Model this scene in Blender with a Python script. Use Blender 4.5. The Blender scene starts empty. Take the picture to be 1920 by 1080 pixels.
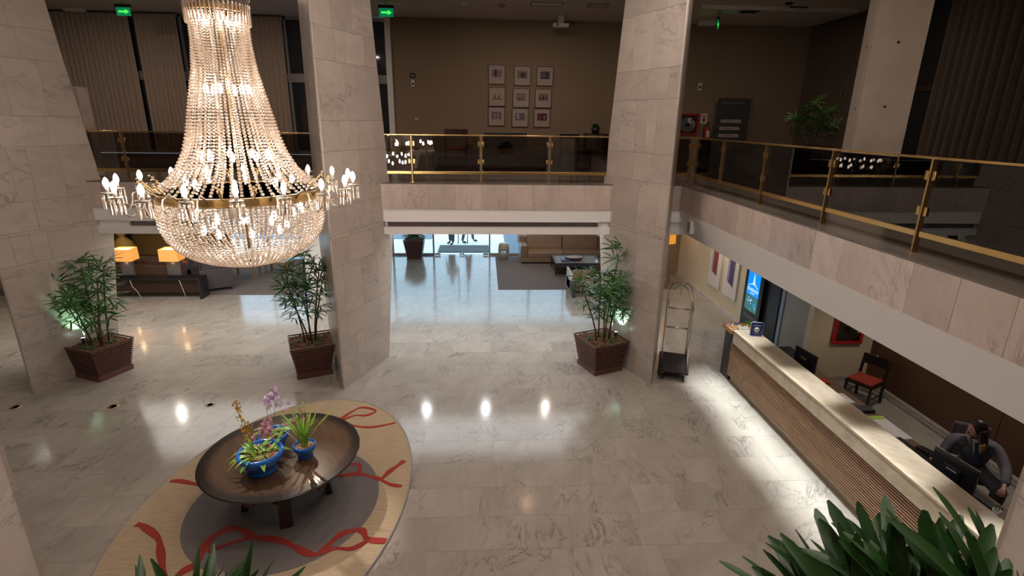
import bpy, bmesh, math, random
from mathutils import Vector, Matrix
PI = math.pi
R = math.radians
rng = random.Random(11)
scn = bpy.context.scene
col = scn.collection

# ------------------------------------------------------------------ camera
H = 4.85
cam = bpy.data.cameras.new('camera')
cam_o = bpy.data.objects.new('camera', cam)
col.objects.link(cam_o)
scn.camera = cam_o
cam.sensor_width = 36.0
cam.lens = 36.0 * 1000 / 1920
cam.clip_start = 0.05
cam.clip_end = 200
p_, y_, r_ = R(17.405), R(3.229), R(0.776)
fwd = Vector((math.sin(y_) * math.cos(p_), math.cos(y_) * math.cos(p_), -math.sin(p_)))
rt = Vector((math.cos(y_), -math.sin(y_), 0))
up = rt.cross(fwd)
r2 = rt * math.cos(r_) + up * math.sin(r_)
u2 = up * math.cos(r_) - rt * math.sin(r_)
m4 = Matrix.Identity(4)
for i in range(3):
    m4[i][0] = r2[i]; m4[i][1] = u2[i]; m4[i][2] = -fwd[i]
m4.translation = (0, 0, H)
cam_o.matrix_world = m4

# ------------------------------------------------------------------ world, exposure
scn.view_settings.view_transform = 'Standard'
scn.view_settings.look = 'None'
scn.view_settings.exposure = 0.0
scn.view_settings.gamma = 1.0
scn.view_settings.use_curve_mapping = False
w = bpy.data.worlds.new('world')
scn.world = w
w.use_nodes = True
bg = w.node_tree.nodes['Background']
bg.inputs[0].default_value = (0.55, 0.78, 1.0, 1)
bg.inputs[1].default_value = 3.0

def light(name, kind, loc, power, color, target=None, **k):
    l = bpy.data.lights.new(name, kind)
    l.energy = power; l.color = color
    for a, b in k.items():
        setattr(l, a, b)
    o = bpy.data.objects.new(name, l)
    col.objects.link(o)
    o.location = loc
    if target is not None:
        o.rotation_euler = (Vector(target) - Vector(loc)).to_track_quat('-Z', 'Y').to_euler()
    return o

WARM = (1.0, 0.80, 0.62)
COOL = (0.92, 0.97, 1.0)
# fill lights added at the high ceiling over the void (out of the frame)
for lx in (-5.6, -0.4, 1.6, 3.4):
    for ly in (0.8, 4.2, 8.2):
        light('high_fill', 'AREA', (lx, ly, 7.96), (46 if ly > 5 else 36) if lx > -5 else 26, (1.0, 0.86, 0.78), (lx, ly, 0), shape='DISK', size=0.3)
# narrow spots over the reception counter
for ly in (9.05, 7.0, 5.25, 3.6):
    light('counter_spot', 'SPOT', (4.87, ly, 2.66), 150, COOL, (4.80, ly, 0), spot_size=R(50), spot_blend=0.7, shadow_soft_size=0.05)
light('counter_linear', 'AREA', (4.46, 5.6, 2.655), 44, (0.88, 0.98, 1.0), (4.46, 5.6, 0), shape='RECTANGLE', size=0.04, size_y=7.6, spread=R(30))
# lobby downlights below the gallery
for lx in (-7.97, -1.54, 0.05, 1.68):
    light('lobby_downlight', 'SPOT', (lx, 12.9, 2.66), 60, (1.0, 0.9, 0.78) if lx in (-7.97, 1.68) else COOL, (lx, 12.9, 0), spot_size=R(165), spot_blend=0.5, shadow_soft_size=0.05)
for lx, ly in ((-11.6, 17.6), (-10.2, 17.6), (-6.4, 17.0), (2.3, 18.0), (0.8, 17.9), (5.7, 13.4), (-11.5, 12.0), (-4.5, 12.9)):
    light('lounge_downlight', 'SPOT', (lx, ly, 2.66), 80, WARM, (lx, ly, 0), spot_size=R(110), spot_blend=0.6, shadow_soft_size=0.05)
# broad fill lights added under the gallery to brighten the lobby floor
light('lobby_fill', 'AREA', (0.4, 11.7, 2.65), 112, (0.90, 0.96, 1.0), (0.4, 11.7, 0), shape='RECTANGLE', size=7.0, size_y=1.7)
light('lobby_fill', 'AREA', (-7.2, 12.2, 2.65), 125, (1.0, 0.96, 0.90), (-7.2, 12.2, 0), shape='RECTANGLE', size=6.2, size_y=2.4)
# narrow spotlight on the flowers
light('flower_spot', 'SPOT', (-5.2, 8.8, 7.9), 1500, (1.0, 0.95, 0.88), (-2.5, 5.9, .9), spot_size=R(15), spot_blend=0.5, shadow_soft_size=0.04)
# wall washers on the painting wall
for ly in (15.9, 14.2, 13.0):
    light('wall_washer', 'SPOT', (6.0, ly, 2.66), 66, (1.0, 0.86, 0.62), (6.45, ly, 0.6), spot_size=R(75), spot_blend=0.5, shadow_soft_size=0.04)
for ly in (7.9, 5.6):
    light('office_downlight', 'SPOT', (6.9, ly, 2.66), 42, (1.0, 0.9, 0.78), (6.9, ly, 0), spot_size=R(120), spot_blend=0.6, shadow_soft_size=0.05)
# dim gallery lamps
for lx, ly in ((1.5, 15.5), (-5.5, 15.0), (-10.5, 15.0), (8.0, 14.0), (8.5, 6.5)):
    light('gallery_lamp', 'AREA', (lx, ly, 7.9), 60 if lx < 2 else 28, (1.0, 0.78, 0.6), (lx, ly, 0), shape='DISK', size=0.35)

# ------------------------------------------------------------------ materials
MATS = {}
def mat(name, color, rough=0.5, metal=0.0, spec=0.5, noise=0.0, nscale=8.0, emit=None, estr=0.0, trans=0.0, coat=0.0, stretch=(1, 1, 1), bump=0.0, subsurf=0.0):
    m = bpy.data.materials.new(name)
    m.use_nodes = True
    nt = m.node_tree; N = nt.nodes; L = nt.links
    b = N['Principled BSDF']
    b.inputs['Base Color'].default_value = (*color, 1)
    b.inputs['Roughness'].default_value = rough
    b.inputs['Metallic'].default_value = metal
    b.inputs['Specular IOR Level'].default_value = spec
    b.inputs['Coat Weight'].default_value = coat
    b.inputs['Transmission Weight'].default_value = trans
    if emit:
        b.inputs['Emission Color'].default_value = (*emit, 1)
        b.inputs['Emission Strength'].default_value = estr
    if noise or bump:
        g = N.new('ShaderNodeNewGeometry')
        vm = N.new('ShaderNodeVectorMath'); vm.operation = 'MULTIPLY'
        vm.inputs[1].default_value = stretch
        L.new(g.outputs['Position'], vm.inputs[0])
        n = N.new('ShaderNodeTexNoise'); n.inputs['Scale'].default_value = nscale; n.inputs['Detail'].default_value = 5
        L.new(vm.outputs[0], n.inputs['Vector'])
        if noise:
            oi = N.new('ShaderNodeObjectInfo')
            ad = N.new('ShaderNodeMath'); ad.operation = 'MULTIPLY_ADD'; ad.inputs[1].default_value = 0.35
            L.new(oi.outputs['Random'], ad.inputs[0]); L.new(n.outputs['Fac'], ad.inputs[2])
            mr = N.new('ShaderNodeMapRange')
            mr.inputs[1].default_value = 0.25; mr.inputs[2].default_value = 1.0
            mr.inputs[3].default_value = 1 - noise; mr.inputs[4].default_value = 1 + noise
            L.new(ad.outputs[0], mr.inputs[0])
            mx = N.new('ShaderNodeVectorMath'); mx.operation = 'SCALE'
            mx.inputs[0].default_value = color
            L.new(mr.outputs[0], mx.inputs['Scale'])
            L.new(mx.outputs[0], b.inputs['Base Color'])
        if bump:
            bp = N.new('ShaderNodeBump'); bp.inputs['Strength'].default_value = bump; bp.inputs['Distance'].default_value = 0.01
            L.new(n.outputs['Fac'], bp.inputs['Height']); L.new(bp.outputs[0], b.inputs['Normal'])
    MATS[name] = m
    return m

def marble(name, base, dark, vein, rough, vscale=1.0, amount=0.6, stretch=(1.0, 0.35, 1.0), ang=0.5, tint=0.12):
    m = bpy.data.materials.new(name)
    m.use_nodes = True
    nt = m.node_tree; N = nt.nodes; L = nt.links
    b = N['Principled BSDF']
    g = N.new('ShaderNodeNewGeometry')
    at = N.new('ShaderNodeAttribute'); at.attribute_name = 'rnd'
    oi = N.new('ShaderNodeObjectInfo')
    ad = N.new('ShaderNodeMath'); ad.operation = 'ADD'
    L.new(at.outputs['Fac'], ad.inputs[0]); L.new(oi.outputs['Random'], ad.inputs[1])
    fr = N.new('ShaderNodeMath'); fr.operation = 'FRACT'
    L.new(ad.outputs[0], fr.inputs[0])
    cx = N.new('ShaderNodeCombineXYZ')
    for i, k in enumerate((37.0, 91.0, 53.0)):
        mm = N.new('ShaderNodeMath'); mm.operation = 'MULTIPLY'; mm.inputs[1].default_value = k
        L.new(fr.outputs[0], mm.inputs[0]); L.new(mm.outputs[0], cx.inputs[i])
    # the grain turns from slab to slab
    an = N.new('ShaderNodeMath'); an.operation = 'MULTIPLY_ADD'; an.inputs[1].default_value = 1.6; an.inputs[2].default_value = ang - 0.8
    L.new(fr.outputs[0], an.inputs[0])
    vr = N.new('ShaderNodeVectorRotate'); vr.rotation_type = 'AXIS_ANGLE'; vr.inputs['Axis'].default_value = (0.35, 0.2, 0.9)
    L.new(g.outputs['Position'], vr.inputs['Vector']); L.new(an.outputs[0], vr.inputs['Angle'])
    sc = N.new('ShaderNodeVectorMath'); sc.operation = 'MULTIPLY'; sc.inputs[1].default_value = stretch
    L.new(vr.outputs[0], sc.inputs[0])
    p = N.new('ShaderNodeVectorMath'); p.operation = 'ADD'
    L.new(sc.outputs[0], p.inputs[0]); L.new(cx.outputs[0], p.inputs[1])
    n1 = N.new('ShaderNodeTexNoise'); n1.inputs['Scale'].default_value = 3.2 * vscale; n1.inputs['Detail'].default_value = 7; n1.inputs['Roughness'].default_value = 0.62; n1.inputs['Distortion'].default_value = 0.9
    L.new(p.outputs[0], n1.inputs['Vector'])
    # thin veins: distance of the noise from one half
    s1 = N.new('ShaderNodeMath'); s1.operation = 'SUBTRACT'; s1.inputs[1].default_value = 0.5
    L.new(n1.outputs['Fac'], s1.inputs[0])
    a1 = N.new('ShaderNodeMath'); a1.operation = 'ABSOLUTE'; L.new(s1.outputs[0], a1.inputs[0])
    r1 = N.new('ShaderNodeMapRange'); r1.inputs[1].default_value = 0.0; r1.inputs[2].default_value = 0.028; r1.inputs[3].default_value = 1; r1.inputs[4].default_value = 0
    L.new(a1.outputs[0], r1.inputs[0])
    n2 = N.new('ShaderNodeTexNoise'); n2.inputs['Scale'].default_value = 1.9 * vscale; n2.inputs['Detail'].default_value = 4
    L.new(p.outputs[0], n2.inputs['Vector'])
    r2_ = N.new('ShaderNodeMapRange'); r2_.inputs[1].default_value = 0.46; r2_.inputs[2].default_value = 0.68
    L.new(n2.outputs['Fac'], r2_.inputs[0])
    mv = N.new('ShaderNodeMath'); mv.operation = 'MULTIPLY'; L.new(r1.outputs[0], mv.inputs[0]); L.new(r2_.outputs[0], mv.inputs[1])
    mv2 = N.new('ShaderNodeMath'); mv2.operation = 'MULTIPLY'; mv2.inputs[1].default_value = amount; L.new(mv.outputs[0], mv2.inputs[0])
    c1 = N.new('ShaderNodeMix'); c1.data_type = 'RGBA'
    c1.inputs['A'].default_value = (*base, 1); c1.inputs['B'].default_value = (*dark, 1)
    n3 = N.new('ShaderNodeTexNoise'); n3.inputs['Scale'].default_value = 2.6 * vscale; n3.inputs['Detail'].default_value = 8; n3.inputs['Roughness'].default_value = 0.7
    L.new(p.outputs[0], n3.inputs['Vector'])
    r3 = N.new('ShaderNodeMapRange'); r3.inputs[1].default_value = 0.38; r3.inputs[2].default_value = 0.72
    L.new(n3.outputs['Fac'], r3.inputs[0]); L.new(r3.outputs[0], c1.inputs['Factor'])
    tv = N.new('ShaderNodeMapRange'); tv.inputs[3].default_value = 1 - tint; tv.inputs[4].default_value = 1 + tint
    wn = N.new('ShaderNodeTexWhiteNoise'); wn.noise_dimensions = '1D'; L.new(fr.outputs[0], wn.inputs['W'])
    L.new(wn.outputs['Value'], tv.inputs[0])
    sc2 = N.new('ShaderNodeVectorMath'); sc2.operation = 'SCALE'; L.new(c1.outputs['Result'], sc2.inputs[0]); L.new(tv.outputs[0], sc2.inputs['Scale'])
    c2 = N.new('ShaderNodeMix'); c2.data_type = 'RGBA'; c2.inputs['B'].default_value = (*vein, 1)
    L.new(sc2.outputs[0], c2.inputs['A']); L.new(mv2.outputs[0], c2.inputs['Factor'])
    L.new(c2.outputs['Result'], b.inputs['Base Color'])
    b.inputs['Roughness'].default_value = rough
    MATS[name] = m
    return m

MARBLE_FLOOR = marble('floor_marble', (0.40, 0.355, 0.305), (0.315, 0.275, 0.235), (0.09, 0.078, 0.07), 0.13, 1.1, 0.7, tint=0.05)
MARBLE_COL = marble('column_marble', (0.51, 0.44, 0.385), (0.41, 0.345, 0.295), (0.14, 0.12, 0.11), 0.32, 0.9, 0.6, (0.5, 0.5, 1.2), 0.3, 0.07)
MARBLE_FASCIA = marble('fascia_marble', (0.56, 0.465, 0.41), (0.43, 0.345, 0.30), (0.17, 0.12, 0.10), 0.3, 1.2, 0.55, (1, 1, 0.5), 0.9)
MARBLE_DARK = marble('gallery_floor_stone', (0.17, 0.145, 0.12), (0.12, 0.10, 0.085), (0.06, 0.05, 0.04), 0.2, 1.0, 0.5)
MARBLE_COUNTER = marble('counter_marble', (0.52, 0.43, 0.32), (0.36, 0.28, 0.19), (0.22, 0.17, 0.12), 0.22, 1.2, 0.5, (0.4, 1.4, 1), 0.8, 0.04)
GROUT = mat('grout', (0.24, 0.205, 0.175), 0.7)
PLASTER = mat('white_plaster', (0.84, 0.81, 0.79), 0.6)
CEIL = mat('ceiling_paint', (0.68, 0.60, 0.55), 0.8)
BEIGE = mat('gallery_wall_paint', (0.27, 0.20, 0.135), 0.75, noise=0.03, nscale=2)
CREAM = mat('cream_wall_paint', (0.62, 0.52, 0.36), 0.6, noise=0.05, nscale=3)
OLIVE = mat('ochre_wall', (0.24, 0.155, 0.045), 0.6)
BROWNPANEL = mat('bronze_wall_panel', (0.085, 0.042, 0.022), 0.55, spec=0.2, noise=0.25, nscale=1.5)
BRASS = mat('brass', (0.78, 0.53, 0.21), 0.25, 1.0, noise=0.08, nscale=20)
ARMMETAL = mat('dull_bronze', (0.36, 0.31, 0.26), 0.4, 1.0)
DBRASS = mat('aged_brass', (0.50, 0.35, 0.17), 0.35, 1.0)
CHROME = mat('chrome', (0.75, 0.73, 0.70), 0.14, 1.0)
BLACK = mat('black_plastic', (0.012, 0.012, 0.014), 0.35)
DARK = mat('dark_lacquer', (0.022, 0.014, 0.011), 0.16, coat=0.5)
DKWOOD = mat('dark_wood', (0.035, 0.018, 0.012), 0.4, noise=0.3, nscale=14, stretch=(1, 6, 6))
TABLETOP = mat('walnut_top', (0.115, 0.062, 0.032), 0.24, noise=0.35, nscale=9, stretch=(1.2, 7, 1), coat=0.35)
def burst(name, inner, outer, r0, r1):
    m = mat(name, inner, 0.22, coat=0.15)
    nt = m.node_tree; N = nt.nodes; L = nt.links
    tc = N.new('ShaderNodeTexCoord'); ln = N.new('ShaderNodeVectorMath'); ln.operation = 'MULTIPLY'; ln.inputs[1].default_value = (1, 1, 0)
    L.new(tc.outputs['Object'], ln.inputs[0])
    le = N.new('ShaderNodeVectorMath'); le.operation = 'LENGTH'; L.new(ln.outputs[0], le.inputs[0])
    mr = N.new('ShaderNodeMapRange'); mr.inputs[1].default_value = r0; mr.inputs[2].default_value = r1; L.new(le.outputs['Value'], mr.inputs[0])
    st = N.new('ShaderNodeVectorMath'); st.operation = 'MULTIPLY'; st.inputs[1].default_value = (1.3, 11, 1)
    vr = N.new('ShaderNodeVectorRotate'); vr.inputs['Angle'].default_value = 0.9; L.new(tc.outputs['Object'], vr.inputs['Vector']); L.new(vr.outputs[0], st.inputs[0])
    nz = N.new('ShaderNodeTexNoise'); nz.inputs['Scale'].default_value = 3.5; nz.inputs['Detail'].default_value = 6; L.new(st.outputs[0], nz.inputs['Vector'])
    c0 = N.new('ShaderNodeMix'); c0.data_type = 'RGBA'; c0.inputs['A'].default_value = (*[x * .45 for x in inner], 1); c0.inputs['B'].default_value = (*[x * 1.5 for x in inner], 1); L.new(nz.outputs['Fac'], c0.inputs['Factor'])
    c1 = N.new('ShaderNodeMix'); c1.data_type = 'RGBA'; c1.inputs['B'].default_value = (*outer, 1); L.new(c0.outputs['Result'], c1.inputs['A']); L.new(mr.outputs[0], c1.inputs['Factor'])
    L.new(c1.outputs['Result'], N['Principled BSDF'].inputs['Base Color'])
    return m
BURST = burst('sunburst_walnut_top', (0.075, 0.040, 0.020), (0.018, 0.011, 0.008), 0.80, 0.89)
TABLERIM = mat('ebonised_rim', (0.030, 0.019, 0.013), 0.22, coat=0.35)
SLATWOOD = mat('slat_wood', (0.33, 0.19, 0.11), 0.5, noise=0.15, nscale=4, stretch=(8, 1, 8))
PLANTER = mat('planter_wood', (0.12, 0.048, 0.038), 0.34, noise=0.2, nscale=10)
SOIL = mat('bark_mulch', (0.15, 0.078, 0.045), 0.95, spec=0.1, noise=0.5, nscale=60, bump=1.0)
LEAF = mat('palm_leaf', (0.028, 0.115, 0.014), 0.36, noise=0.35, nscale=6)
LEAF2 = mat('orchid_leaf', (0.15, 0.36, 0.05), 0.36, noise=0.3, nscale=12)
YLEAF = mat('bright_leaf', (0.30, 0.46, 0.04), 0.36, noise=0.25, nscale=10)
CANE = mat('palm_cane', (0.075, 0.048, 0.022), 0.7, noise=0.3, nscale=25)
BLUE = mat('cobalt_glaze', (0.012, 0.12, 0.46), 0.16, noise=0.5, nscale=14, coat=0.6)
STEEL = mat('brushed_metal', (0.45, 0.45, 0.46), 0.3, 1.0)
CARPET = mat('cart_carpet', (0.045, 0.036, 0.034), 0.95, noise=0.2, nscale=60)
RED = mat('red_leather', (0.36, 0.045, 0.032), 0.42)
FIRERED = mat('fire_red', (0.42, 0.018, 0.014), 0.4)
WHITE = mat('white_card', (0.75, 0.73, 0.70), 0.55)
PAPER = mat('paper', (0.72, 0.70, 0.68), 0.7)
SOFA = mat('taupe_leather', (0.26, 0.175, 0.115), 0.36, noise=0.15, nscale=4)
SOFAG = mat('grey_upholstery', (0.085, 0.072, 0.082), 0.7)
SOFAB = mat('brown_upholstery', (0.095, 0.055, 0.042), 0.7)
RUGB = mat('rug_beige', (0.47, 0.35, 0.22), 0.95, noise=0.15, nscale=5, stretch=(1, 6, 1), bump=0.3)
RUGG = mat('rug_grey', (0.155, 0.135, 0.125), 0.95, noise=0.25, nscale=9, stretch=(1, 5, 1), bump=0.4)
RUGR = mat('rug_red', (0.34, 0.035, 0.022), 0.95, noise=0.12, nscale=20, bump=0.3)
LOBBYRUG = mat('lobby_rug', (0.17, 0.135, 0.125), 0.95, noise=0.08, nscale=9)
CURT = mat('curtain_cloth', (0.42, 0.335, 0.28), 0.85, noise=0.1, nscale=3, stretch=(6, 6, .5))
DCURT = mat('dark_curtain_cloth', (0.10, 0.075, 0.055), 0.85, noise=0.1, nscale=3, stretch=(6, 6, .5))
CONC = mat('concrete', (0.36, 0.30, 0.24), 0.7, noise=0.15, nscale=3, bump=0.15)
LAMPSHADE = mat('lit_lampshade', (0.6, 0.36, 0.16), 0.8, emit=(1.0, 0.36, 0.02), estr=0.62)
LAMPTOP = mat('lit_shade_opening', (0.8, 0.6, 0.4), 0.8, emit=(1.0, 0.72, 0.48), estr=0.9)
BULB = mat('candle_bulb', (1, 1, 1), 0.4, emit=(1.0, 0.88, 0.77), estr=108)
EXITG = mat('exit_green', (0.0, 0.25, 0.08), 0.4, emit=(0.0, 0.55, 0.20), estr=0.28)
EXITARROW = mat('exit_arrow_green', (0.1, 0.9, 0.1), 0.4, emit=(0.05, 1.0, 0.08), estr=1.5)
SCRBLUE = mat('screen_blue', (0, 0.1, 0.4), 0.3, emit=(0.0, 0.27, 0.86), estr=1.0)
SCRWHITE = mat('screen_white', (0.6, 0.7, 0.8), 0.3, emit=(0.6, 0.85, 1.0), estr=1.0)
SCRPHOTO = mat('screen_photo', (0.02, 0.08, 0.10), 0.3, emit=(0.02, 0.12, 0.13), estr=1.0)
SCRLILAC = mat('screen_lilac', (0.3, 0.2, 0.5), 0.3, emit=(0.38, 0.30, 0.75), estr=1.0)
SCRTEAL = mat('screen_teal', (0.0, 0.3, 0.3), 0.3, emit=(0.02, 0.42, 0.36), estr=1.0)
NAVY = mat('navy_card', (0.02, 0.045, 0.22), 0.35)
GREYLT = mat('grey_metal_paint', (0.30, 0.28, 0.27), 0.5)
SIGNGREY = mat('sign_board_grey', (0.05, 0.052, 0.052), 0.5)
SKIN = mat('skin', (0.55, 0.29, 0.21), 0.45, subsurf=0.1)
HAIR = mat('dark_hair', (0.022, 0.010, 0.009), 0.4, noise=0.4, nscale=40, stretch=(5, 5, 1))
HAIRTIP = mat('blond_hair_ends', (0.20, 0.11, 0.045), 0.45, noise=0.4, nscale=40, stretch=(5, 5, 1))
SUIT = mat('charcoal_suit', (0.115, 0.108, 0.125), 0.8, noise=0.15, nscale=12)
SHIRT = mat('white_shirt', (0.62, 0.60, 0.62), 0.7)
TIE = mat('teal_scarf', (0.015, 0.045, 0.085), 0.6)
LIPS = mat('lips', (0.40, 0.09, 0.08), 0.4)
GRASS = mat('green_turf', (0.04, 0.10, 0.03), 0.8)
PAVE = mat('driveway_paving', (0.78, 0.78, 0.76), 0.85, noise=0.4, nscale=30)
PAVE2 = mat('cobble_strip', (0.16, 0.19, 0.23), 0.8, noise=0.6, nscale=45)
MATTING = mat('entrance_mat', (0.09, 0.09, 0.09), 0.9)
DENIM = mat('dark_denim', (0.03, 0.045, 0.08), 0.8)
PHOTO1 = mat('faded_print', (0.16, 0.12, 0.105), 0.6, noise=0.7, nscale=14)
PHOTO2 = mat('sepia_print', (0.21, 0.165, 0.115), 0.6, noise=0.4, nscale=18)
PHOTO3 = mat('violet_print', (0.12, 0.09, 0.13), 0.6, noise=0.8, nscale=20)
PRINTDK = mat('dark_print_ink', (0.035, 0.022, 0.03), 0.6)
FRAMEW = mat('mahogany_frame', (0.055, 0.018, 0.013), 0.35)
PASSE = mat('mount_board', (0.42, 0.34, 0.31), 0.7)
CANVAS = mat('painting_canvas', (0.66, 0.60, 0.55), 0.7)
PAINTRED = mat('paint_crimson', (0.24, 0.045, 0.04), 0.7, noise=0.2, nscale=12, stretch=(4, 4, 1))
PAINTVIO = mat('paint_violet', (0.085, 0.06, 0.15), 0.7, noise=0.2, nscale=12, stretch=(4, 4, 1))
PAINTLIL = mat('paint_lilac', (0.36, 0.31, 0.42), 0.7, noise=0.2, nscale=12, stretch=(4, 4, 1))
YELLOWFL = mat('yellow_petal', (0.62, 0.33, 0.03), 0.5, noise=0.4, nscale=60)
PINKFL = mat('pink_petal', (0.62, 0.30, 0.38), 0.5, noise=0.3, nscale=60)
LILACFL = mat('lilac_petal', (0.68, 0.42, 0.72), 0.5, noise=0.3, nscale=50)
CREAMFL = mat('cream_petal', (0.55, 0.50, 0.22), 0.5)
TERRA = mat('terracotta', (0.45, 0.22, 0.12), 0.8)
CHIPS = mat('bark_chips', (0.42, 0.26, 0.14), 0.9, noise=0.5, nscale=70, bump=0.6)
CERAMIC = mat('cream_ceramic', (0.42, 0.38, 0.29), 0.3)
STONEBLK = mat('black_marble', (0.018, 0.016, 0.017), 0.14, noise=0.5, nscale=4)
STOOLW = mat('light_oak', (0.34, 0.22, 0.10), 0.5)
ORANGE = mat('orange_cushion', (0.55, 0.16, 0.05), 0.8)
LEDW = mat('led_lens', (1, 1, 1), 0.4, emit=(0.85, 1.0, 0.95), estr=30)
LEDWARM = mat('warm_led_strip', (1, 0.6, 0.3), 0.4, emit=(1.0, 0.45, 0.16), estr=5)
DLIGHT = mat('downlight_lens', (1, 1, 1), 0.4, emit=(1.0, 0.93, 0.85), estr=40)
GILT = mat('gilt_weave', (0.42, 0.27, 0.06), 0.5, noise=0.4, nscale=60)

def glassy(name, tint, refl, rough=0.02, ior=1.5, extra=0.0):
    m = bpy.data.materials.new(name); m.use_nodes = True
    nt = m.node_tree; N = nt.nodes; L = nt.links
    N.remove(N['Principled BSDF'])
    out = N['Material Output']
    tr = N.new('ShaderNodeBsdfTransparent'); tr.inputs[0].default_value = (*tint, 1)
    gl = N.new('ShaderNodeBsdfGlossy'); gl.inputs['Roughness'].default_value = rough; gl.inputs[0].default_value = (*refl, 1)
    fr = N.new('ShaderNodeFresnel'); fr.inputs[0].default_value = ior
    ad = N.new('ShaderNodeMath'); ad.operation = 'ADD'; ad.inputs[1].default_value = extra; ad.use_clamp = True
    L.new(fr.outputs[0], ad.inputs[0])
    mx = N.new('ShaderNodeMixShader')
    L.new(ad.outputs[0], mx.inputs[0]); L.new(tr.outputs[0], mx.inputs[1]); L.new(gl.outputs[0], mx.inputs[2]); L.new(mx.outputs[0], out.inputs[0])
    MATS[name] = m
    return m
SMOKED = glassy('smoked_glass', (0.42, 0.37, 0.34), (1, 1, 1), 0.01, 1.5, 0.03)
CLEAR = glassy('clear_glass', (0.90, 0.94, 0.94), (1, 1, 1), 0.01)
FROST = mat('frosted_glass', (0.30, 0.29, 0.25), 0.35, noise=0.15, nscale=2)

def crystal(name):
    m = bpy.data.materials.new(name); m.use_nodes = True
    nt = m.node_tree; N = nt.nodes; L = nt.links
    N.remove(N['Principled BSDF'])
    out = N['Material Output']
    tl = N.new('ShaderNodeBsdfTranslucent'); tl.inputs[0].default_value = (0.95, 0.84, 0.74, 1)
    gl = N.new('ShaderNodeBsdfGlossy'); gl.inputs['Roughness'].default_value = 0.12; gl.inputs[0].default_value = (1, 0.95, 0.9, 1)
    df = N.new('ShaderNodeBsdfDiffuse'); df.inputs[0].default_value = (0.75, 0.66, 0.58, 1)
    lw = N.new('ShaderNodeLayerWeight'); lw.inputs[0].default_value = 0.42
    m1 = N.new('ShaderNodeMixShader'); m1.inputs[0].default_value = 0.25
    L.new(tl.outputs[0], m1.inputs[1]); L.new(df.outputs[0], m1.inputs[2])
    m2 = N.new('ShaderNodeMixShader')
    L.new(lw.outputs['Fresnel'], m2.inputs[0]); L.new(m1.outputs[0], m2.inputs[1]); L.new(gl.outputs[0], m2.inputs[2])
    L.new(m2.outputs[0], out.inputs[0])
    return m
CRYSTAL = crystal('cut_crystal')

# ------------------------------------------------------------------ mesh helpers
def rotz(v, a):
    c, s = math.cos(a), math.sin(a)
    return (v[0] * c - v[1] * s, v[0] * s + v[1] * c, v[2])

def basis(d):
    d = Vector(d).normalized()
    a = Vector((0, 0, 1)) if abs(d.z) < 0.9 else Vector((1, 0, 0))
    u = d.cross(a).normalized()
    return u, u.cross(d).normalized()

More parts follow.
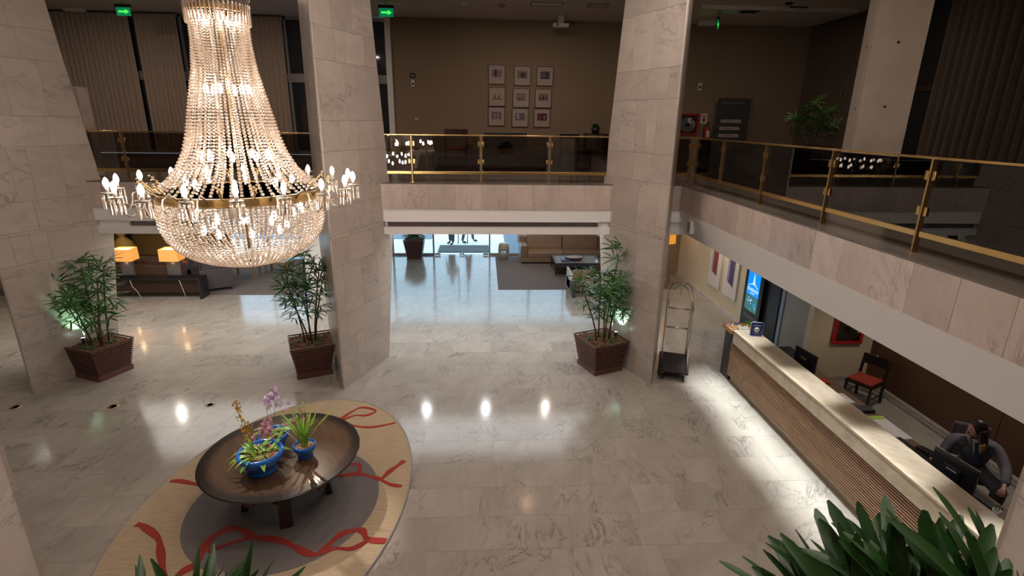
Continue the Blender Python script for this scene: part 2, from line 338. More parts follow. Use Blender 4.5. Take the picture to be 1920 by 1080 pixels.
class MB:
    def __init__(s):
        s.v = []; s.f = []; s.sm = []; s.rn = []; s.mi = []; s.cur = 0
    def add(s, vs, fs, smooth=False, rnd=0.0):
        o = len(s.v); s.v += [tuple(x) for x in vs]
        for f in fs:
            s.f.append([o + i for i in f]); s.sm.append(smooth); s.rn.append(rnd); s.mi.append(s.cur)
        return s
    def box(s, c, d, rz=0, rnd=0.0, taper=(1, 1)):
        x, y, z = d[0] / 2, d[1] / 2, d[2] / 2
        vs = []
        for k, (a, b, e) in enumerate(((-1, -1, -1), (1, -1, -1), (1, 1, -1), (-1, 1, -1), (-1, -1, 1), (1, -1, 1), (1, 1, 1), (-1, 1, 1))):
            tx, ty = taper if e > 0 else (1, 1)
            q = rotz((a * x * tx, b * y * ty, e * z), rz)
            vs.append((c[0] + q[0], c[1] + q[1], c[2] + q[2]))
        return s.add(vs, ((3, 2, 1, 0), (4, 5, 6, 7), (0, 1, 5, 4), (1, 2, 6, 5), (2, 3, 7, 6), (3, 0, 4, 7)), False, rnd)
    def b6(s, a, b, rnd=0.0):
        return s.box([(a[i] + b[i]) / 2 for i in range(3)], [abs(b[i] - a[i]) for i in range(3)], 0, rnd)
    def bar(s, p, q, w, h, up=None):
        p, q = Vector(p), Vector(q); d = (q - p).normalized()
        u, v = basis(d)
        if up is not None:
            v = (Vector(up) - d * d.dot(Vector(up))).normalized(); u = d.cross(v)
        vs = [e + u * (a * w / 2) + v * (b * h / 2) for e in (p, q) for a, b in ((-1, -1), (1, -1), (1, 1), (-1, 1))]
        return s.add(vs, ((3, 2, 1, 0), (4, 5, 6, 7), (0, 1, 5, 4), (1, 2, 6, 5), (2, 3, 7, 6), (3, 0, 4, 7)))
    def tube(s, pts, r, n=8, closed=False):
        pts = [Vector(p) for p in pts]; m = len(pts)
        rr = r if isinstance(r, (list, tuple)) else [r] * m
        u0 = None; vs = []
        for i, p in enumerate(pts):
            if closed: d = pts[(i + 1) % m] - pts[i - 1]
            else: d = pts[min(i + 1, m - 1)] - pts[max(i - 1, 0)]
            if d.length < 1e-9: d = Vector((0, 0, 1))
            d.normalize()
            if u0 is None: u0 = basis(d)[0]
            u = u0 - d * d.dot(u0)
            if u.length < 1e-6: u = basis(d)[0]
            u.normalize(); v = d.cross(u); u0 = u
            for k in range(n):
                a = 2 * PI * k / n
                vs.append(p + (u * math.cos(a) + v * math.sin(a)) * rr[i])
        fs = []
        rg = m if closed else m - 1
        for i in range(rg):
            j = (i + 1) % m
            for k in range(n):
                l = (k + 1) % n
                fs.append((i * n + k, i * n + l, j * n + l, j * n + k))
        if not closed:
            fs.append(tuple(reversed(range(n)))); fs.append(tuple(range((m - 1) * n, m * n)))
        return s.add(vs, fs, True)
    def cyl(s, p, q, r0, r1=None, n=16):
        return s.tube([p, q], [r0, r0 if r1 is None else r1], n)
    def lathe(s, prof, n=24, c=(0, 0, 0), smooth=True, sx=1, sy=1, rz=0):
        vs = []; fs = []
        for r, z in prof:
            for k in range(n):
                a = 2 * PI * k / n
                q = rotz((r * math.cos(a) * sx, r * math.sin(a) * sy, 0), rz)
                vs.append((c[0] + q[0], c[1] + q[1], c[2] + z))
        for i in range(len(prof) - 1):
            for k in range(n):
                l = (k + 1) % n
                fs.append((i * n + k, i * n + l, (i + 1) * n + l, (i + 1) * n + k))
        if prof[0][0] > 1e-5: fs.append(tuple(reversed(range(n))))
        if prof[-1][0] > 1e-5: fs.append(tuple(range((len(prof) - 1) * n, len(prof) * n)))
        return s.add(vs, fs, smooth)
    def prism(s, poly, z0, z1, rnd=0.0):
        n = len(poly)
        vs = [(x, y, z0) for x, y in poly] + [(x, y, z1) for x, y in poly]
        fs = [tuple(reversed(range(n))), tuple(range(n, 2 * n))] + [(i, (i + 1) % n, n + (i + 1) % n, n + i) for i in range(n)]
        return s.add(vs, fs, False, rnd)
    def ico(s, c, r, sub=1, sc=(1, 1, 1), smooth=True):
        V, F = ICO[sub]
        return s.add([(c[0] + v[0] * r * sc[0], c[1] + v[1] * r * sc[1], c[2] + v[2] * r * sc[2]) for v in V], F, smooth)
    def ribbon(s, pts, w, side, thick=0.0):
        # leaf-like strip along pts, width list w, sideways vector
        vs = []
        for p, ww in zip(pts, w):
            p = Vector(p); sd = Vector(side).normalized()
            vs += [p - sd * ww / 2, p + Vector((0, 0, -ww * 0.18)), p + sd * ww / 2]
        fs = []
        for i in range(len(pts) - 1):
            a = 3 * i
            fs += [(a, a + 1, a + 4, a + 3), (a + 1, a + 2, a + 5, a + 4)]
        return s.add(vs, fs, True)
    def mesh(s, name, mats, bevel=0.0):
        me = bpy.data.meshes.new(name)
        me.from_pydata(s.v, [], s.f)
        if not isinstance(mats, (list, tuple)): mats = [mats]
        for m in mats: me.materials.append(m)
        me.polygons.foreach_set('use_smooth', s.sm)
        if len(mats) > 1: me.polygons.foreach_set('material_index', s.mi)
        if any(s.rn):
            at = me.attributes.new('rnd', 'FLOAT', 'FACE'); at.data.foreach_set('value', s.rn)
        if bevel:
            bm = bmesh.new(); bm.from_mesh(me)
            es = [e for e in bm.edges if len(e.link_faces) == 2 and e.calc_face_angle(0) > 0.6]
            bmesh.ops.bevel(bm, geom=es, offset=bevel, segments=2, affect='EDGES', profile=0.6, clamp_overlap=True)
            bm.to_mesh(me); bm.free()
        return me
    def build(s, name, mats, parent=None, bevel=0.0, **k):
        return put(name, s.mesh(name, mats, bevel), parent, **k)

def put(name, data, parent=None, loc=None, rot=None, scale=None, label=None, cat=None, group=None, kind=None):
    o = bpy.data.objects.new(name, data)
    col.objects.link(o)
    if parent is not None: o.parent = parent
    if loc is not None: o.location = loc
    if rot is not None: o.rotation_euler = rot
    if scale is not None: o.scale = scale if hasattr(scale, '__len__') else (scale,) * 3
    tag(o, label, cat, group, kind)
    return o

def tag(o, label=None, cat=None, group=None, kind=None):
    if label: o['label'] = label
    if cat: o['category'] = cat
    if group: o['group'] = group
    if kind: o['kind'] = kind
    return o

def thing(name, label, cat, loc=(0, 0, 0), rz=0.0, group=None, kind=None):
    return put(name, None, None, loc, (0, 0, rz), None, label, cat, group, kind)

KIDS = {}
def dup(root, loc=None, rz=None, label=None):
    allk = [o for o in bpy.data.objects if o.parent == root]
    sub = {c: [o for o in bpy.data.objects if o.parent == c] for c in allk}
    r = root.copy(); col.objects.link(r)
    if loc is not None: r.location = loc
    if rz is not None: r.rotation_euler = (0, 0, rz)
    if label: r['label'] = label
    for ch in allk:
        c = ch.copy(); col.objects.link(c); c.parent = r
        for g in sub[ch]:
            d = g.copy(); col.objects.link(d); d.parent = c
    return r

def _ico(sub):
    bm = bmesh.new(); bmesh.ops.create_icosphere(bm, subdivisions=sub, radius=1.0)
    V = [tuple(v.co) for v in bm.verts]; F = [tuple(v.index for v in f.verts) for f in bm.faces]
    bm.free(); return V, F
ICO = {1: _ico(1), 2: _ico(2), 3: _ico(3)}

def box(name, c, d, m, parent=None, rz=0, bevel=0.0, **k):
    return MB().box(c, d, rz).build(name, m, parent, bevel, **k)

def text(name, body, size, m, parent, mat4, ext=0.001, align='CENTER', font_sc=1.0):
    cu = bpy.data.curves.new(name, 'FONT'); cu.body = body; cu.size = size; cu.extrude = ext
    cu.align_x = align; cu.align_y = 'CENTER'; cu.resolution_u = 2
    t = bpy.data.objects.new('tmp_text', cu); col.objects.link(t)
    dg = bpy.context.evaluated_depsgraph_get()
    me = bpy.data.meshes.new_from_object(t.evaluated_get(dg))
    bpy.data.objects.remove(t); bpy.data.curves.remove(cu)
    me.name = name; me.materials.clear(); me.materials.append(m)
    me.transform(mat4)
    return put(name, me, parent)

def facing(o, right, up_):
    # matrix taking text plane (x right, y up) to the given world/local directions
    r, u = Vector(right).normalized(), Vector(up_).normalized()
    n = r.cross(u)
    return Matrix(((r.x, u.x, n.x, o[0]), (r.y, u.y, n.y, o[1]), (r.z, u.z, n.z, o[2]), (0, 0, 0, 1)))
# ------------------------------------------------------------------ floor
fl = MB().b6((-14.2, -3.2, -0.25), (11.4, 19.75, -0.004)).build('floor', GROUT, kind='structure')
tiles = []
TH = 0.565
trng = random.Random(5)
yy = -0.55
while yy < 19.62:
    y1 = min(yy + TH, 19.62)
    x = -14.0 - trng.random() * 0.8
    while x < 7.6:
        wd = trng.choice((0.55, 0.55, 0.82, 1.1))
        x1 = min(x + wd, 7.6)
        if x1 > -14 and x1 - x > 0.05:
            tiles.append((max(x, -14), yy, x1, y1))
        x = x1
    yy = y1
def tile_score(t):
    cx, cy = (t[0] + t[2]) / 2, (t[1] + t[3]) / 2
    d = Vector((cx, cy, -H)); z = d.dot(fwd)
    if z < 0.5: return 1e9
    px, py = d.dot(r2) / z, d.dot(u2) / z
    if abs(px) > 0.99 or abs(py) > 0.56: return 1e6 + d.length
    return d.length
tiles.sort(key=tile_score)
rest = MB()
j = 0.0012
for i, (a, b, c, d) in enumerate(tiles):
    rn = trng.random() * 0.98 + 0.01
    dz = trng.uniform(-0.0006, 0.0004)
    if i < 290:
        MB().b6((a + j, b + j, -0.03), (c - j, d - j, dz), rn).build('tile', MARBLE_FLOOR, fl)
    else:
        rest.b6((a + j, b + j, -0.03), (c - j, d - j, dz), rn)
rest.build('tile_field', MARBLE_FLOOR, fl, kind='stuff')

# outside ground
MB().b6((-16, 19.8, -0.30), (16, 40, -0.04)).build('driveway', PAVE, label='sunlit paved driveway outside the glass entrance', cat='driveway', kind='structure')
MB().b6((-16, 22.6, -0.06), (-2.2, 24.6, -0.02)).build('cobble_strip', PAVE2, label='blue grey cobbled strip outside the glazing on the left', cat='paving', kind='structure')
MB().b6((0.9, 20.1, -0.06), (6.0, 24.6, -0.02)).build('cobble_strip', PAVE2, label='blue grey cobbled patch outside behind the sofa', cat='paving', kind='structure')
MB().b6((-1.75, 20.15, -0.06), (0.22, 21.3, 0.0)).build('entrance_mat', MATTING, label='dark grey mat lying outside the glass entrance doors', cat='mat', bevel=0.004)

# ------------------------------------------------------------------ gallery slabs, ceilings and walls
MB().b6((4.02, -3.0, 3.2), (11.2, 19.3, 3.64)).build('floor', MARBLE_DARK, kind='structure')
MB().b6((-14.1, 10.68, 3.2), (4.02, 19.3, 3.64)).build('floor', MARBLE_DARK, kind='structure')
MB().b6((-14.1, -3.0, 3.2), (11.2, 0.98, 3.64)).build('floor', MARBLE_DARK, kind='structure')
MB().b6((4.0, 1.0, 3.64), (4.62, 10.66, 3.662)).build('gallery_coping', MARBLE_DARK, kind='structure', label='dark stone coping along the right gallery edge', cat='coping')
MB().b6((-14.0, 10.66, 3.64), (4.62, 11.2, 3.662)).build('gallery_coping', MARBLE_DARK, kind='structure', label='dark stone coping along the far gallery edge', cat='coping')
MB().b6((4.18, -3.0, 2.68), (7.7, 10.4, 2.76)).build('ceiling', PLASTER, kind='structure')
MB().b6((-14.1, 10.72, 2.66), (7.7, 19.6, 2.76)).build('ceiling', PLASTER, kind='structure')
MB().b6((-14.2, -3.2, 8.0), (11.4, 19.9, 8.2)).build('ceiling', CEIL, kind='structure')
MB().b6((-14.3, -3.2, -0.1), (-14.1, 19.9, 8.0)).build('wall_left', BEIGE, kind='structure')
MB().b6((11.2, -3.2, 2.6), (11.4, 19.5, 8.0)).build('wall_right', BEIGE, kind='structure')
MB().b6((-14.2, -3.3, -0.1), (11.4, -3.0, 8.0)).build('wall_near', BEIGE, kind='structure')
MB().b6((-3.0, 19.2, 3.6), (11.3, 19.4, 8.05)).build('wall_far', BEIGE, kind='structure')
MB().b6((-3.16, 19.1, 3.6), (-2.98, 19.3, 8.0)).build('trim_1', PLASTER, kind='structure')
# ground floor walls
MB().b6((6.47, 11.25, -0.05), (6.6, 16.9, 2.7)).build('wall_painting', CREAM, kind='structure')
MB().b6((6.44, 11.25, -0.0), (6.47, 16.85, 0.10)).build('baseboard_painting', MARBLE_FASCIA, kind='structure')
MB().b6((5.9, 16.85, -0.05), (6.7, 17.05, 2.7)).build('wall_lamp', BEIGE, kind='structure')
MB().b6((4.4, 19.5, -0.05), (6.1, 19.65, 2.7)).build('wall_lamp', CREAM, kind='structure')
MB().b6((6.0, 17.0, -0.05), (6.12, 19.6, 2.7)).build('wall_lamp', CREAM, kind='structure')
MB().b6((6.3, 9.25, -0.05), (7.7, 9.4, 2.7)).build('wall_hose', CREAM, kind='structure')
MB().b6((6.5, 9.225, 0.0), (7.6, 9.25, 0.09)).build('baseboard_hose', MARBLE_FASCIA, kind='structure')
MB().b6((7.6, -3.0, -0.05), (7.75, 9.4, 2.7)).build('wall_office', BROWNPANEL, kind='structure')
MB().b6((7.5, -3.0, 0.0), (7.6, 9.25, 0.10)).build('baseboard_office', MARBLE_FLOOR, kind='structure')
MB().b6((7.47, -3.0, 0.0), (7.5, 9.25, 0.05)).build('baseboard_office', MARBLE_FLOOR, kind='structure')
MB().b6((7.6, 9.4, -0.05), (7.75, 11.3, 2.7)).build('wall_office', CREAM, kind='structure')
for k, yj in enumerate((9.1, 6.5, 3.9, 1.3)):
    MB().b6((7.585, yj - 2.59, 0.1), (7.6, yj - 0.005, 2.68)).build('wall_panel', BROWNPANEL, bpy.data.objects['wall_office'])
# lounge back wall, left of the glazing
MB().b6((-14.1, 19.5, -0.05), (-9.2, 19.65, 2.7)).build('wall_lounge', OLIVE, kind='structure')
MB().b6((-12.45, 19.42, 0.06), (-10.3, 19.5, 2.62)).build('wall_panel', OLIVE, bpy.data.objects['wall_lounge'])
MB().b6((-12.85, 19.36, 0.0), (-12.6, 19.5, 2.66)).build('wall_post', DKWOOD, bpy.data.objects['wall_lounge'])
MB().b6((-9.9, 19.38, 0.0), (-9.3, 19.5, 2.66)).build('wall_post', SOFAB, bpy.data.objects['wall_lounge'])
MB().b6((-6.1, 19.0, 0.0), (-4.75, 19.7, 2.66)).build('pier', PLASTER, kind='structure', label='grey pier standing between the two glazed bays', cat='pier')
MB().b6((-4.9, 14.5, 0.0), (-4.3, 15.1, 2.66)).build('pier', PLASTER, kind='structure', label='pale square pier standing right behind the middle palm', cat='pier')

# ------------------------------------------------------------------ fascias
def panel_run(name, parent, m, axis, fixed, out, a0, a1, w, z0, z1, n_seed, th=0.03):
    q = random.Random(n_seed); a = a0
    while a < a1 - 0.02:
        b = min(a + w, a1)
        o = q.uniform(-0.0015, 0.0015)
        if axis == 'x': p, r = (a + .0015, fixed, z0), (b - .0015, fixed + out + o, z1)
        else: p, r = (fixed, a + .0015, z0), (fixed + out + o, b - .0015, z1)
        MB().b6(p, r, q.random() * .98 + .01).build(name, m, parent)
        a = b
f1 = MB().b6((-14, 10.70, 3.15), (4.06, 10.72, 3.64)).build('trim_2', GROUT, kind='structure')
panel_run('marble_panel', f1, MARBLE_FASCIA, 'x', 10.70, -0.04, -10.89, 4.0, 0.517, 3.15, 3.64, 3)
f2 = MB().b6((4.04, 1.0, 3.15), (4.06, 10.70, 3.64)).build('trim_3', GROUT, kind='structure')
panel_run('marble_panel', f2, MARBLE_FASCIA, 'y', 4.04, -0.04, 1.02, 10.66, 0.51, 3.15, 3.64, 4)
# white bands under the marble
wf = MB()
wf.b6((-14, 10.68, 2.90), (4.2, 10.74, 3.15)); wf.b6((-14, 10.68, 2.64), (4.2, 10.74, 2.785))
wf.b6((-14, 10.74, 2.64), (4.2, 10.80, 3.2))
wfo = wf.build('trim_4', PLASTER, kind='structure')
MB().add([(4.0, 1.0, 3.15), (4.18, 1.0, 2.66), (4.30, 1.0, 2.66), (4.30, 1.0, 3.15), (4.0, 10.68, 3.15), (4.18, 10.74, 2.66), (4.30, 10.74, 2.66), (4.30, 10.68, 3.15)],
         ((0, 1, 2, 3), (7, 6, 5, 4), (4, 5, 1, 0), (5, 6, 2, 1), (6, 7, 3, 2), (7, 4, 0, 3))).build('trim_5', PLASTER, kind='structure')
def grille(x0, x1, label):
    g = thing('vent_grille', label, 'vent', (x0, 10.70, 2.785))
    L_ = x1 - x0
    MB().b6((0, 0.02, 0.0), (L_, 0.035, 0.115)).build('backing', BROWNPANEL, g)
    fr = MB(); fr.b6((0, -0.028, 0.0), (L_, 0.02, 0.006)); fr.b6((0, -0.028, 0.109), (L_, 0.02, 0.115)); fr.b6((0, -0.028, 0), (0.01, 0.02, .115)); fr.b6((L_ - .01, -0.028, 0), (L_, .02, .115))
    fr.build('frame', PLASTER, g)
    sl = MB(); n = int(L_ / 0.032)
    for k in range(1, n): sl.b6((k * L_ / n - .004, -0.012, 0.006), (k * L_ / n + .004, 0.01, 0.109))
    sl.build('fin_row', GREYLT, g, kind='stuff')
grille(-1.92, 2.36, 'long grey ventilation grille above the entrance glazing')
grille(-6.9, -5.6, 'short dark ventilation grille over the lounge left of chandelier')
# wall speaker on the right white band
sp = thing('wall_speaker', 'small white speaker mounted on the sloped band near the corner', 'speaker', (4.09, 10.05, 2.93), 0)
MB().box((-0.05, 0, 0), (0.09, 0.16, 0.26)).build('housing', WHITE, sp, 0.012)
MB().box((-0.10, 0.0, 0.0), (0.012, 0.12, 0.20)).build('speaker_mesh', GREYLT, sp, 0.004)
MB().box((0.0, 0.0, 0.05), (0.08, 0.05, 0.05)).build('bracket', BLACK, sp)

# ------------------------------------------------------------------ marble columns
def tz(z):
    return 1.58 + (2.04 - 1.58) * z / 2.9 if z < 2.9 else 2.04 - (2.04 - 1.55) * (z - 2.9) / 5.1
def column(ax, ay, sgn, label, seed):
    t = thing('marble_column', label, 'column', (ax, ay, 0))
    q = random.Random(seed)
    dirs = {1: Vector((0.38, 0.925 * sgn, 0)), -1: Vector((-0.38, 0.925 * sgn, 0))}
    zs = [0.0, 2.9, 8.0]
    vs = []
    e = 0.028
    for z in zs:
        tt = tz(z)
        vs += [(0, e * 2.4 * sgn, z), tuple(dirs[1] * tt * 0.985 + Vector((-e, 0, z))), tuple(dirs[-1] * tt * 0.985 + Vector((e, 0, z)))]
    fs = [(0, 1, 2), (6, 8, 7)]
    for k in (0, 1):
        a = 3 * k; fs += [(a, a + 3, a + 4, a + 1), (a + 1, a + 4, a + 5, a + 2), (a + 2, a + 5, a + 3, a)]
    MB().add(vs, fs).build('core', CONC, t)
    rows = []; z = 0.0; alt = q.choice((0, 1))
    while z < 7.99:
        h = (0.92, 0.5)[alt]; alt = 1 - alt
        z1 = min(z + h, 8.0)
        if z < 2.9 < z1:
            z1 = 2.9
        if 8.0 - z1 < 0.2: z1 = 8.0
        rows.append((z, z1)); z = z1
    for sd in (1, -1):
        d = dirs[sd]; nrm = Vector((d.y, -d.x, 0)) * (1 if sd == 1 else -1) * sgn
        nrm.normalize()
        for (z0, z1) in rows:
            s = 0.0; cuts = [0.0]
            tmin = min(tz(z0), tz(z1))
            while True:
                s += q.choice((0.28, 0.5, 0.55, 0.75))
                if s > tmin - 0.25: break
                cuts.append(s)
            cuts.append(None)
            for a, b in zip(cuts[:-1], cuts[1:]):
                a0, a1 = a, a
                b0, b1 = (tz(z0), tz(z1)) if b is None else (b, b)
                g = 0.0018 if b is not None else 0
                ga = 0.0018 if a > 0 else 0
                off = q.uniform(-0.001, 0.0012)
                pf = lambda s_, z_, k: d * s_ + nrm * k + Vector((0, 0, z_))
                o, i_ = off, -0.022
                P = [pf(a0 + ga, z0 + .0018, i_), pf(b0 - g, z0 + .0018, i_), pf(b1 - g, z1 - .0018, i_), pf(a1 + ga, z1 - .0018, i_),
                     pf(a0 + ga, z0 + .0018, o), pf(b0 - g, z0 + .0018, o), pf(b1 - g, z1 - .0018, o), pf(a1 + ga, z1 - .0018, o)]
                MB().add(P, ((3, 2, 1, 0), (4, 5, 6, 7), (0, 1, 5, 4), (1, 2, 6, 5), (2, 3, 7, 6), (3, 0, 4, 7)), False, q.random() * .98 + .01).build('marble_panel', MARBLE_COL, t)
    return t
column(-8.16, 9.10, 1, 'wedge shaped marble column at the left edge behind a potted palm', 21)
column(-2.62, 9.13, 1, 'wedge shaped marble column just right of the crystal chandelier', 22)
column(3.22, 9.15, 1, 'wedge shaped marble column right of centre beside the luggage cart', 23)
column(-2.62, 2.65, -1, 'near marble column cut off at the bottom left corner', 24)
column(3.22, 2.55, -1, 'near marble column cut off at the bottom right corner', 25)
# pale pier on the gallery behind the left column
MB().b6((-8.6, 11.45, 3.66), (-7.86, 11.75, 5.37)).build('parapet_pier', MARBLE_COL, label='pale marble parapet pier on the gallery behind the left column', cat='pier', bevel=0.01)
# square concrete column on the right gallery
c4 = thing('concrete_column', 'square concrete column with bolt holes standing on the right gallery', 'column', (6.46, 9.32, 3.66), R(-22))
MB().b6((0, 0, 0), (0.74, 0.75, 4.36)).build('shaft', CONC, c4, 0.006)
hb = MB()
for z in (0.62, 1.5, 2.5, 3.55):
    hb.cyl((0.36, -0.003, z), (0.36, 0.02, z), 0.022, n=12); hb.cyl((-0.003, 0.35, z - .03), (0.02, 0.35, z - .03), 0.022, n=12)
hb.build('bolt_hole', BLACK, c4, kind='stuff')

# ------------------------------------------------------------------ entrance glazing
win = thing('window_1', 'full height glazed entrance screen with framed fixed panes', 'window', (0, 19.63, 0), kind='structure')
fr = MB()
for x in (-9.2, -7.9, -6.2): fr.b6((x - .03, -.04, 0), (x + .03, .04, 2.7))
for x in (-4.7, -3.35, -1.85, 0.24, 1.75, 3.1, 4.4): fr.b6((x - .03, -.04, 0), (x + .03, .04, 2.7))
fr.b6((-9.2, -.05, 0), (-6.1, .05, .07)); fr.b6((-4.7, -.05, 0), (-1.82, .05, .07)); fr.b6((0.24, -.05, 0), (4.4, .05, .07))
fr.build('window_frame', GREYLT, win)
for a, b in ((-9.17, -7.93), (-7.87, -6.23), (-4.67, -3.38), (-3.32, -1.88), (0.27, 1.72), (1.78, 3.07), (3.13, 4.37)):
    MB().b6((a, -.006, .07), (b, .006, 2.66)).build('pane', CLEAR, win)
for k, (a, b, hx) in enumerate(((-1.80, -0.81, -0.92), (-0.79, 0.20, -0.58))):
    d = thing('door_%d' % (k + 1), ('left', 'right')[k] + ' frameless glass leaf of the entrance door', 'door', (0, 19.60, 0), kind='structure')
    MB().b6((a, -.006, 0.03), (b, .006, 2.64)).build('pane', CLEAR, d)
    MB().tube([(hx, -.06, .45), (hx, -.06, 1.9)], 0.018, 10).build('door_handle', STEEL, d)
    MB().b6((a if k == 0 else b - .2, -.03, 0.02), (a + .2 if k == 0 else b, .03, .09)).build('patch_fitting', STEEL, d, 0.006)
    MB().b6((b - .07 if k == 0 else a, -.03, 0.02), (b if k == 0 else a + .07, .03, .09)).build('lock_fitting', STEEL, d, 0.006)

# ------------------------------------------------------------------ gallery windows and curtains
w2 = thing('window_2', 'tall gallery window wall behind the curtains', 'window', (0, 19.55, 3.64), kind='structure')
fr = MB()
for x in (-14.0, -11.15, -9.75, -6.45, -5.5, -3.75, -3.05): fr.b6((x - .04, -.05, 0), (x + .04, .05, 4.36))
fr.b6((-14, -.06, 2.35), (-3.0, .06, 2.62)); fr.b6((-14, -.05, 0), (-3, .05, .12)); fr.b6((-14, -.05, 4.26), (-3, .05, 4.4))
fr.build('window_frame', GREYLT, w2)
DUSK = mat('dusk_window_glass', (0.035, 0.04, 0.045), 0.04)
for a, b in ((-14.05, -11.15), (-11.15, -9.75), (-9.75, -6.45), (-6.45, -5.5), (-5.5, -3.75), (-3.75, -2.95)):
    MB().b6((a, -.006, .12), (b, .006, 2.45)).build('pane', DUSK, w2)
    MB().b6((a, -.006, 2.5), (b, .006, 4.4)).build('pane', DUSK, w2)
def curtain(p0, p1, z0, z1, label, m, folds, seed, amp=0.06, lean=0.0):
    q = random.Random(seed)
    p0, p1 = Vector((*p0, 0)), Vector((*p1, 0)); d = p1 - p0; L_ = d.length; d.normalize(); n = Vector((d.y, -d.x, 0))
    N_ = folds * 8
    ph = [0.0]
    for k in range(N_): ph.append(ph[-1] + (2 * PI / 8) * q.uniform(0.6, 1.4))
    vs = []
    rows = 5
    for i in range(rows + 1):
        z = z0 + (z1 - z0) * i / rows
        for k in range(N_ + 1):
            s = L_ * k / N_
            a = amp * (1.0 - 0.35 * i / rows)
            off = math.sin(ph[k] + 0.25 * math.sin(i * 1.3 + k * .05)) * a
            vs.append(p0 + d * s + n * off + Vector((0, 0, z)))
    fs = [(i * (N_ + 1) + k, i * (N_ + 1) + k + 1, (i + 1) * (N_ + 1) + k + 1, (i + 1) * (N_ + 1) + k) for i in range(rows) for k in range(N_)]
    t = thing('curtain', label, 'curtain')
    MB().add(vs, fs, True).build('curtain_cloth', m, t)
    MB().b6((-L_ / 2, -.04, -.03), (L_ / 2, .04, 0.0)).build('curtain_rail', DKWOOD, t, loc=(p0 + p1) / 2 + Vector((0, 0, z1 + .03)), rot=(0, 0, math.atan2(d.y, d.x)))
    return t
curtain((-13.95, 19.3), (-11.25, 19.3), 3.68, 7.94, 'wide taupe curtain at the far left of the gallery windows', CURT, 17, 1)
curtain((-11.05, 19.3), (-9.75, 19.3), 3.68, 7.94, 'narrow taupe curtain beside the gap left of the chandelier', CURT, 9, 2)
curtain((-9.3, 19.3), (-6.45, 19.3), 3.68, 7.94, 'taupe curtain panel hanging just right of the chandelier', CURT, 18, 3)
curtain((-4.6, 19.3), (-3.7, 19.3), 3.68, 7.94, 'slim taupe curtain hanging right behind the middle column', CURT, 6, 4)
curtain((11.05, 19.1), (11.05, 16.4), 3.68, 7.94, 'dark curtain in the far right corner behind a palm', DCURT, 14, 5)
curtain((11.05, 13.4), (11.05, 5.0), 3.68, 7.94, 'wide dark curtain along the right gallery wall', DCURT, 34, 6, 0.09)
w3 = thing('window_3', 'dark unlit window between the two right curtains', 'window', (11.12, 0, 3.64), kind='structure')
MB().b6((0.0, 13.4, .1), (.03, 16.4, 4.3)).build('pane', BLACK, w3)
fr = MB(); fr.b6((-.05, 13.4, 2.05), (.02, 17.3, 2.2)); fr.b6((-.05, 14.85, .1), (.02, 14.95, 4.3)); fr.b6((-.05, 13.4, 0), (.02, 16.4, .1))
fr.build('window_frame', DKWOOD, w3)
# ------------------------------------------------------------------ glass railings
def railing(label, p0, p1, posts, ends):
    # local x runs along the railing from p0 to p1, local -y faces the void
    p0, p1 = Vector((*p0, 3.662)), Vector((*p1, 3.662)); d = p1 - p0; L_ = d.length
    t = thing('glass_railing', label, 'railing', p0, math.atan2(d.y, d.x))
    MB().b6((0, -.022, .895), (L_, .022, .915)).build('top_rail', BRASS, t, 0.003)
    for a, b in zip(ends[:-1], ends[1:]):
        MB().b6((a + .02, -.012, .155), (b - .02, .012, .21)).build('bottom_rail', BRASS, t, 0.003)
    for s in posts:
        po = MB().b6((s - .011, -.03, 0), (s + .011, .03, .895)).build('post', DBRASS, t, 0.002)
        MB().b6((s - .04, -.04, 0), (s + .04, .04, .006)).build('base_plate', DBRASS, po)
        for z in (0.36, 0.70):
            cl = MB()
            for e in (-1, 1): cl.b6((s + e * .045 - .017, -.02, z), (s + e * .045 + .017, .02, z + .085))
            cl.cyl((s - .05, 0, z + .042), (s + .05, 0, z + .042), .006, n=8)
            cl.build('clamp', BRASS, po, 0.002)
    for a, b in zip(ends[:-1], ends[1:]):
        MB().b6((a + .035, -.005, .215), (b - .035, .005, .885)).build('glass_panel', SMOKED, t)
YF = 10.90
XR = 4.27
xs = [-13.6 + k * 1.355 for k in range(0, 14)]
xs = [-1.40 - .0 + 1.365 * k for k in range(-8, 4)] + [4.20]
railing('brass framed smoked glass railing along the far gallery edge', (-13.6, YF), (4.24, YF), [x + 13.6 for x in xs], [0] + [x + 13.6 for x in xs])
ys = [4.95 - 1.56 * k for k in (2, 1)] + [4.95, 6.45, 8.05, 9.55]
ys = [1.85, 3.40, 4.95, 6.45, 8.05, 9.55, 10.72]
railing('brass framed smoked glass railing along the right gallery edge', (XR, 10.86), (XR, 1.0), [10.86 - y for y in ys[::-1]], [0.1] + [10.86 - y for y in ys[::-1]][1:] + [9.8])

# ------------------------------------------------------------------ crystal chandelier
CX, CY = -2.63, 6.02
CZ = 4.06
ch = thing('crystal_chandelier', 'huge tiered crystal bead chandelier with brass ring and candle arms', 'chandelier', (CX, CY, CZ))
prof = MB()
def hoop(z, r, h, name, m, t=0.012):
    mb = MB().lathe([(r, -h / 2), (r + t, -h / 2), (r + t, h / 2), (r, h / 2), (r, -h / 2)], 64, (0, 0, z), smooth=False)
    mb.build(name, m, ch)
hoop(0.0, 0.80, 0.085, 'brass_band', BRASS)
hoop(0.038, 0.80, 0.012, 'band_rim', DBRASS, 0.02)
hoop(-0.038, 0.80, 0.012, 'band_rim', DBRASS, 0.02)
hoop(1.80, 0.265, 0.05, 'neck_band', BRASS)
hoop(2.05, 0.34, 0.05, 'crown_band', BRASS)
MB().tube([(0, 0, -0.62), (0, 0, 3.8)], 0.018, 8).build('central_rod', DBRASS, ch)
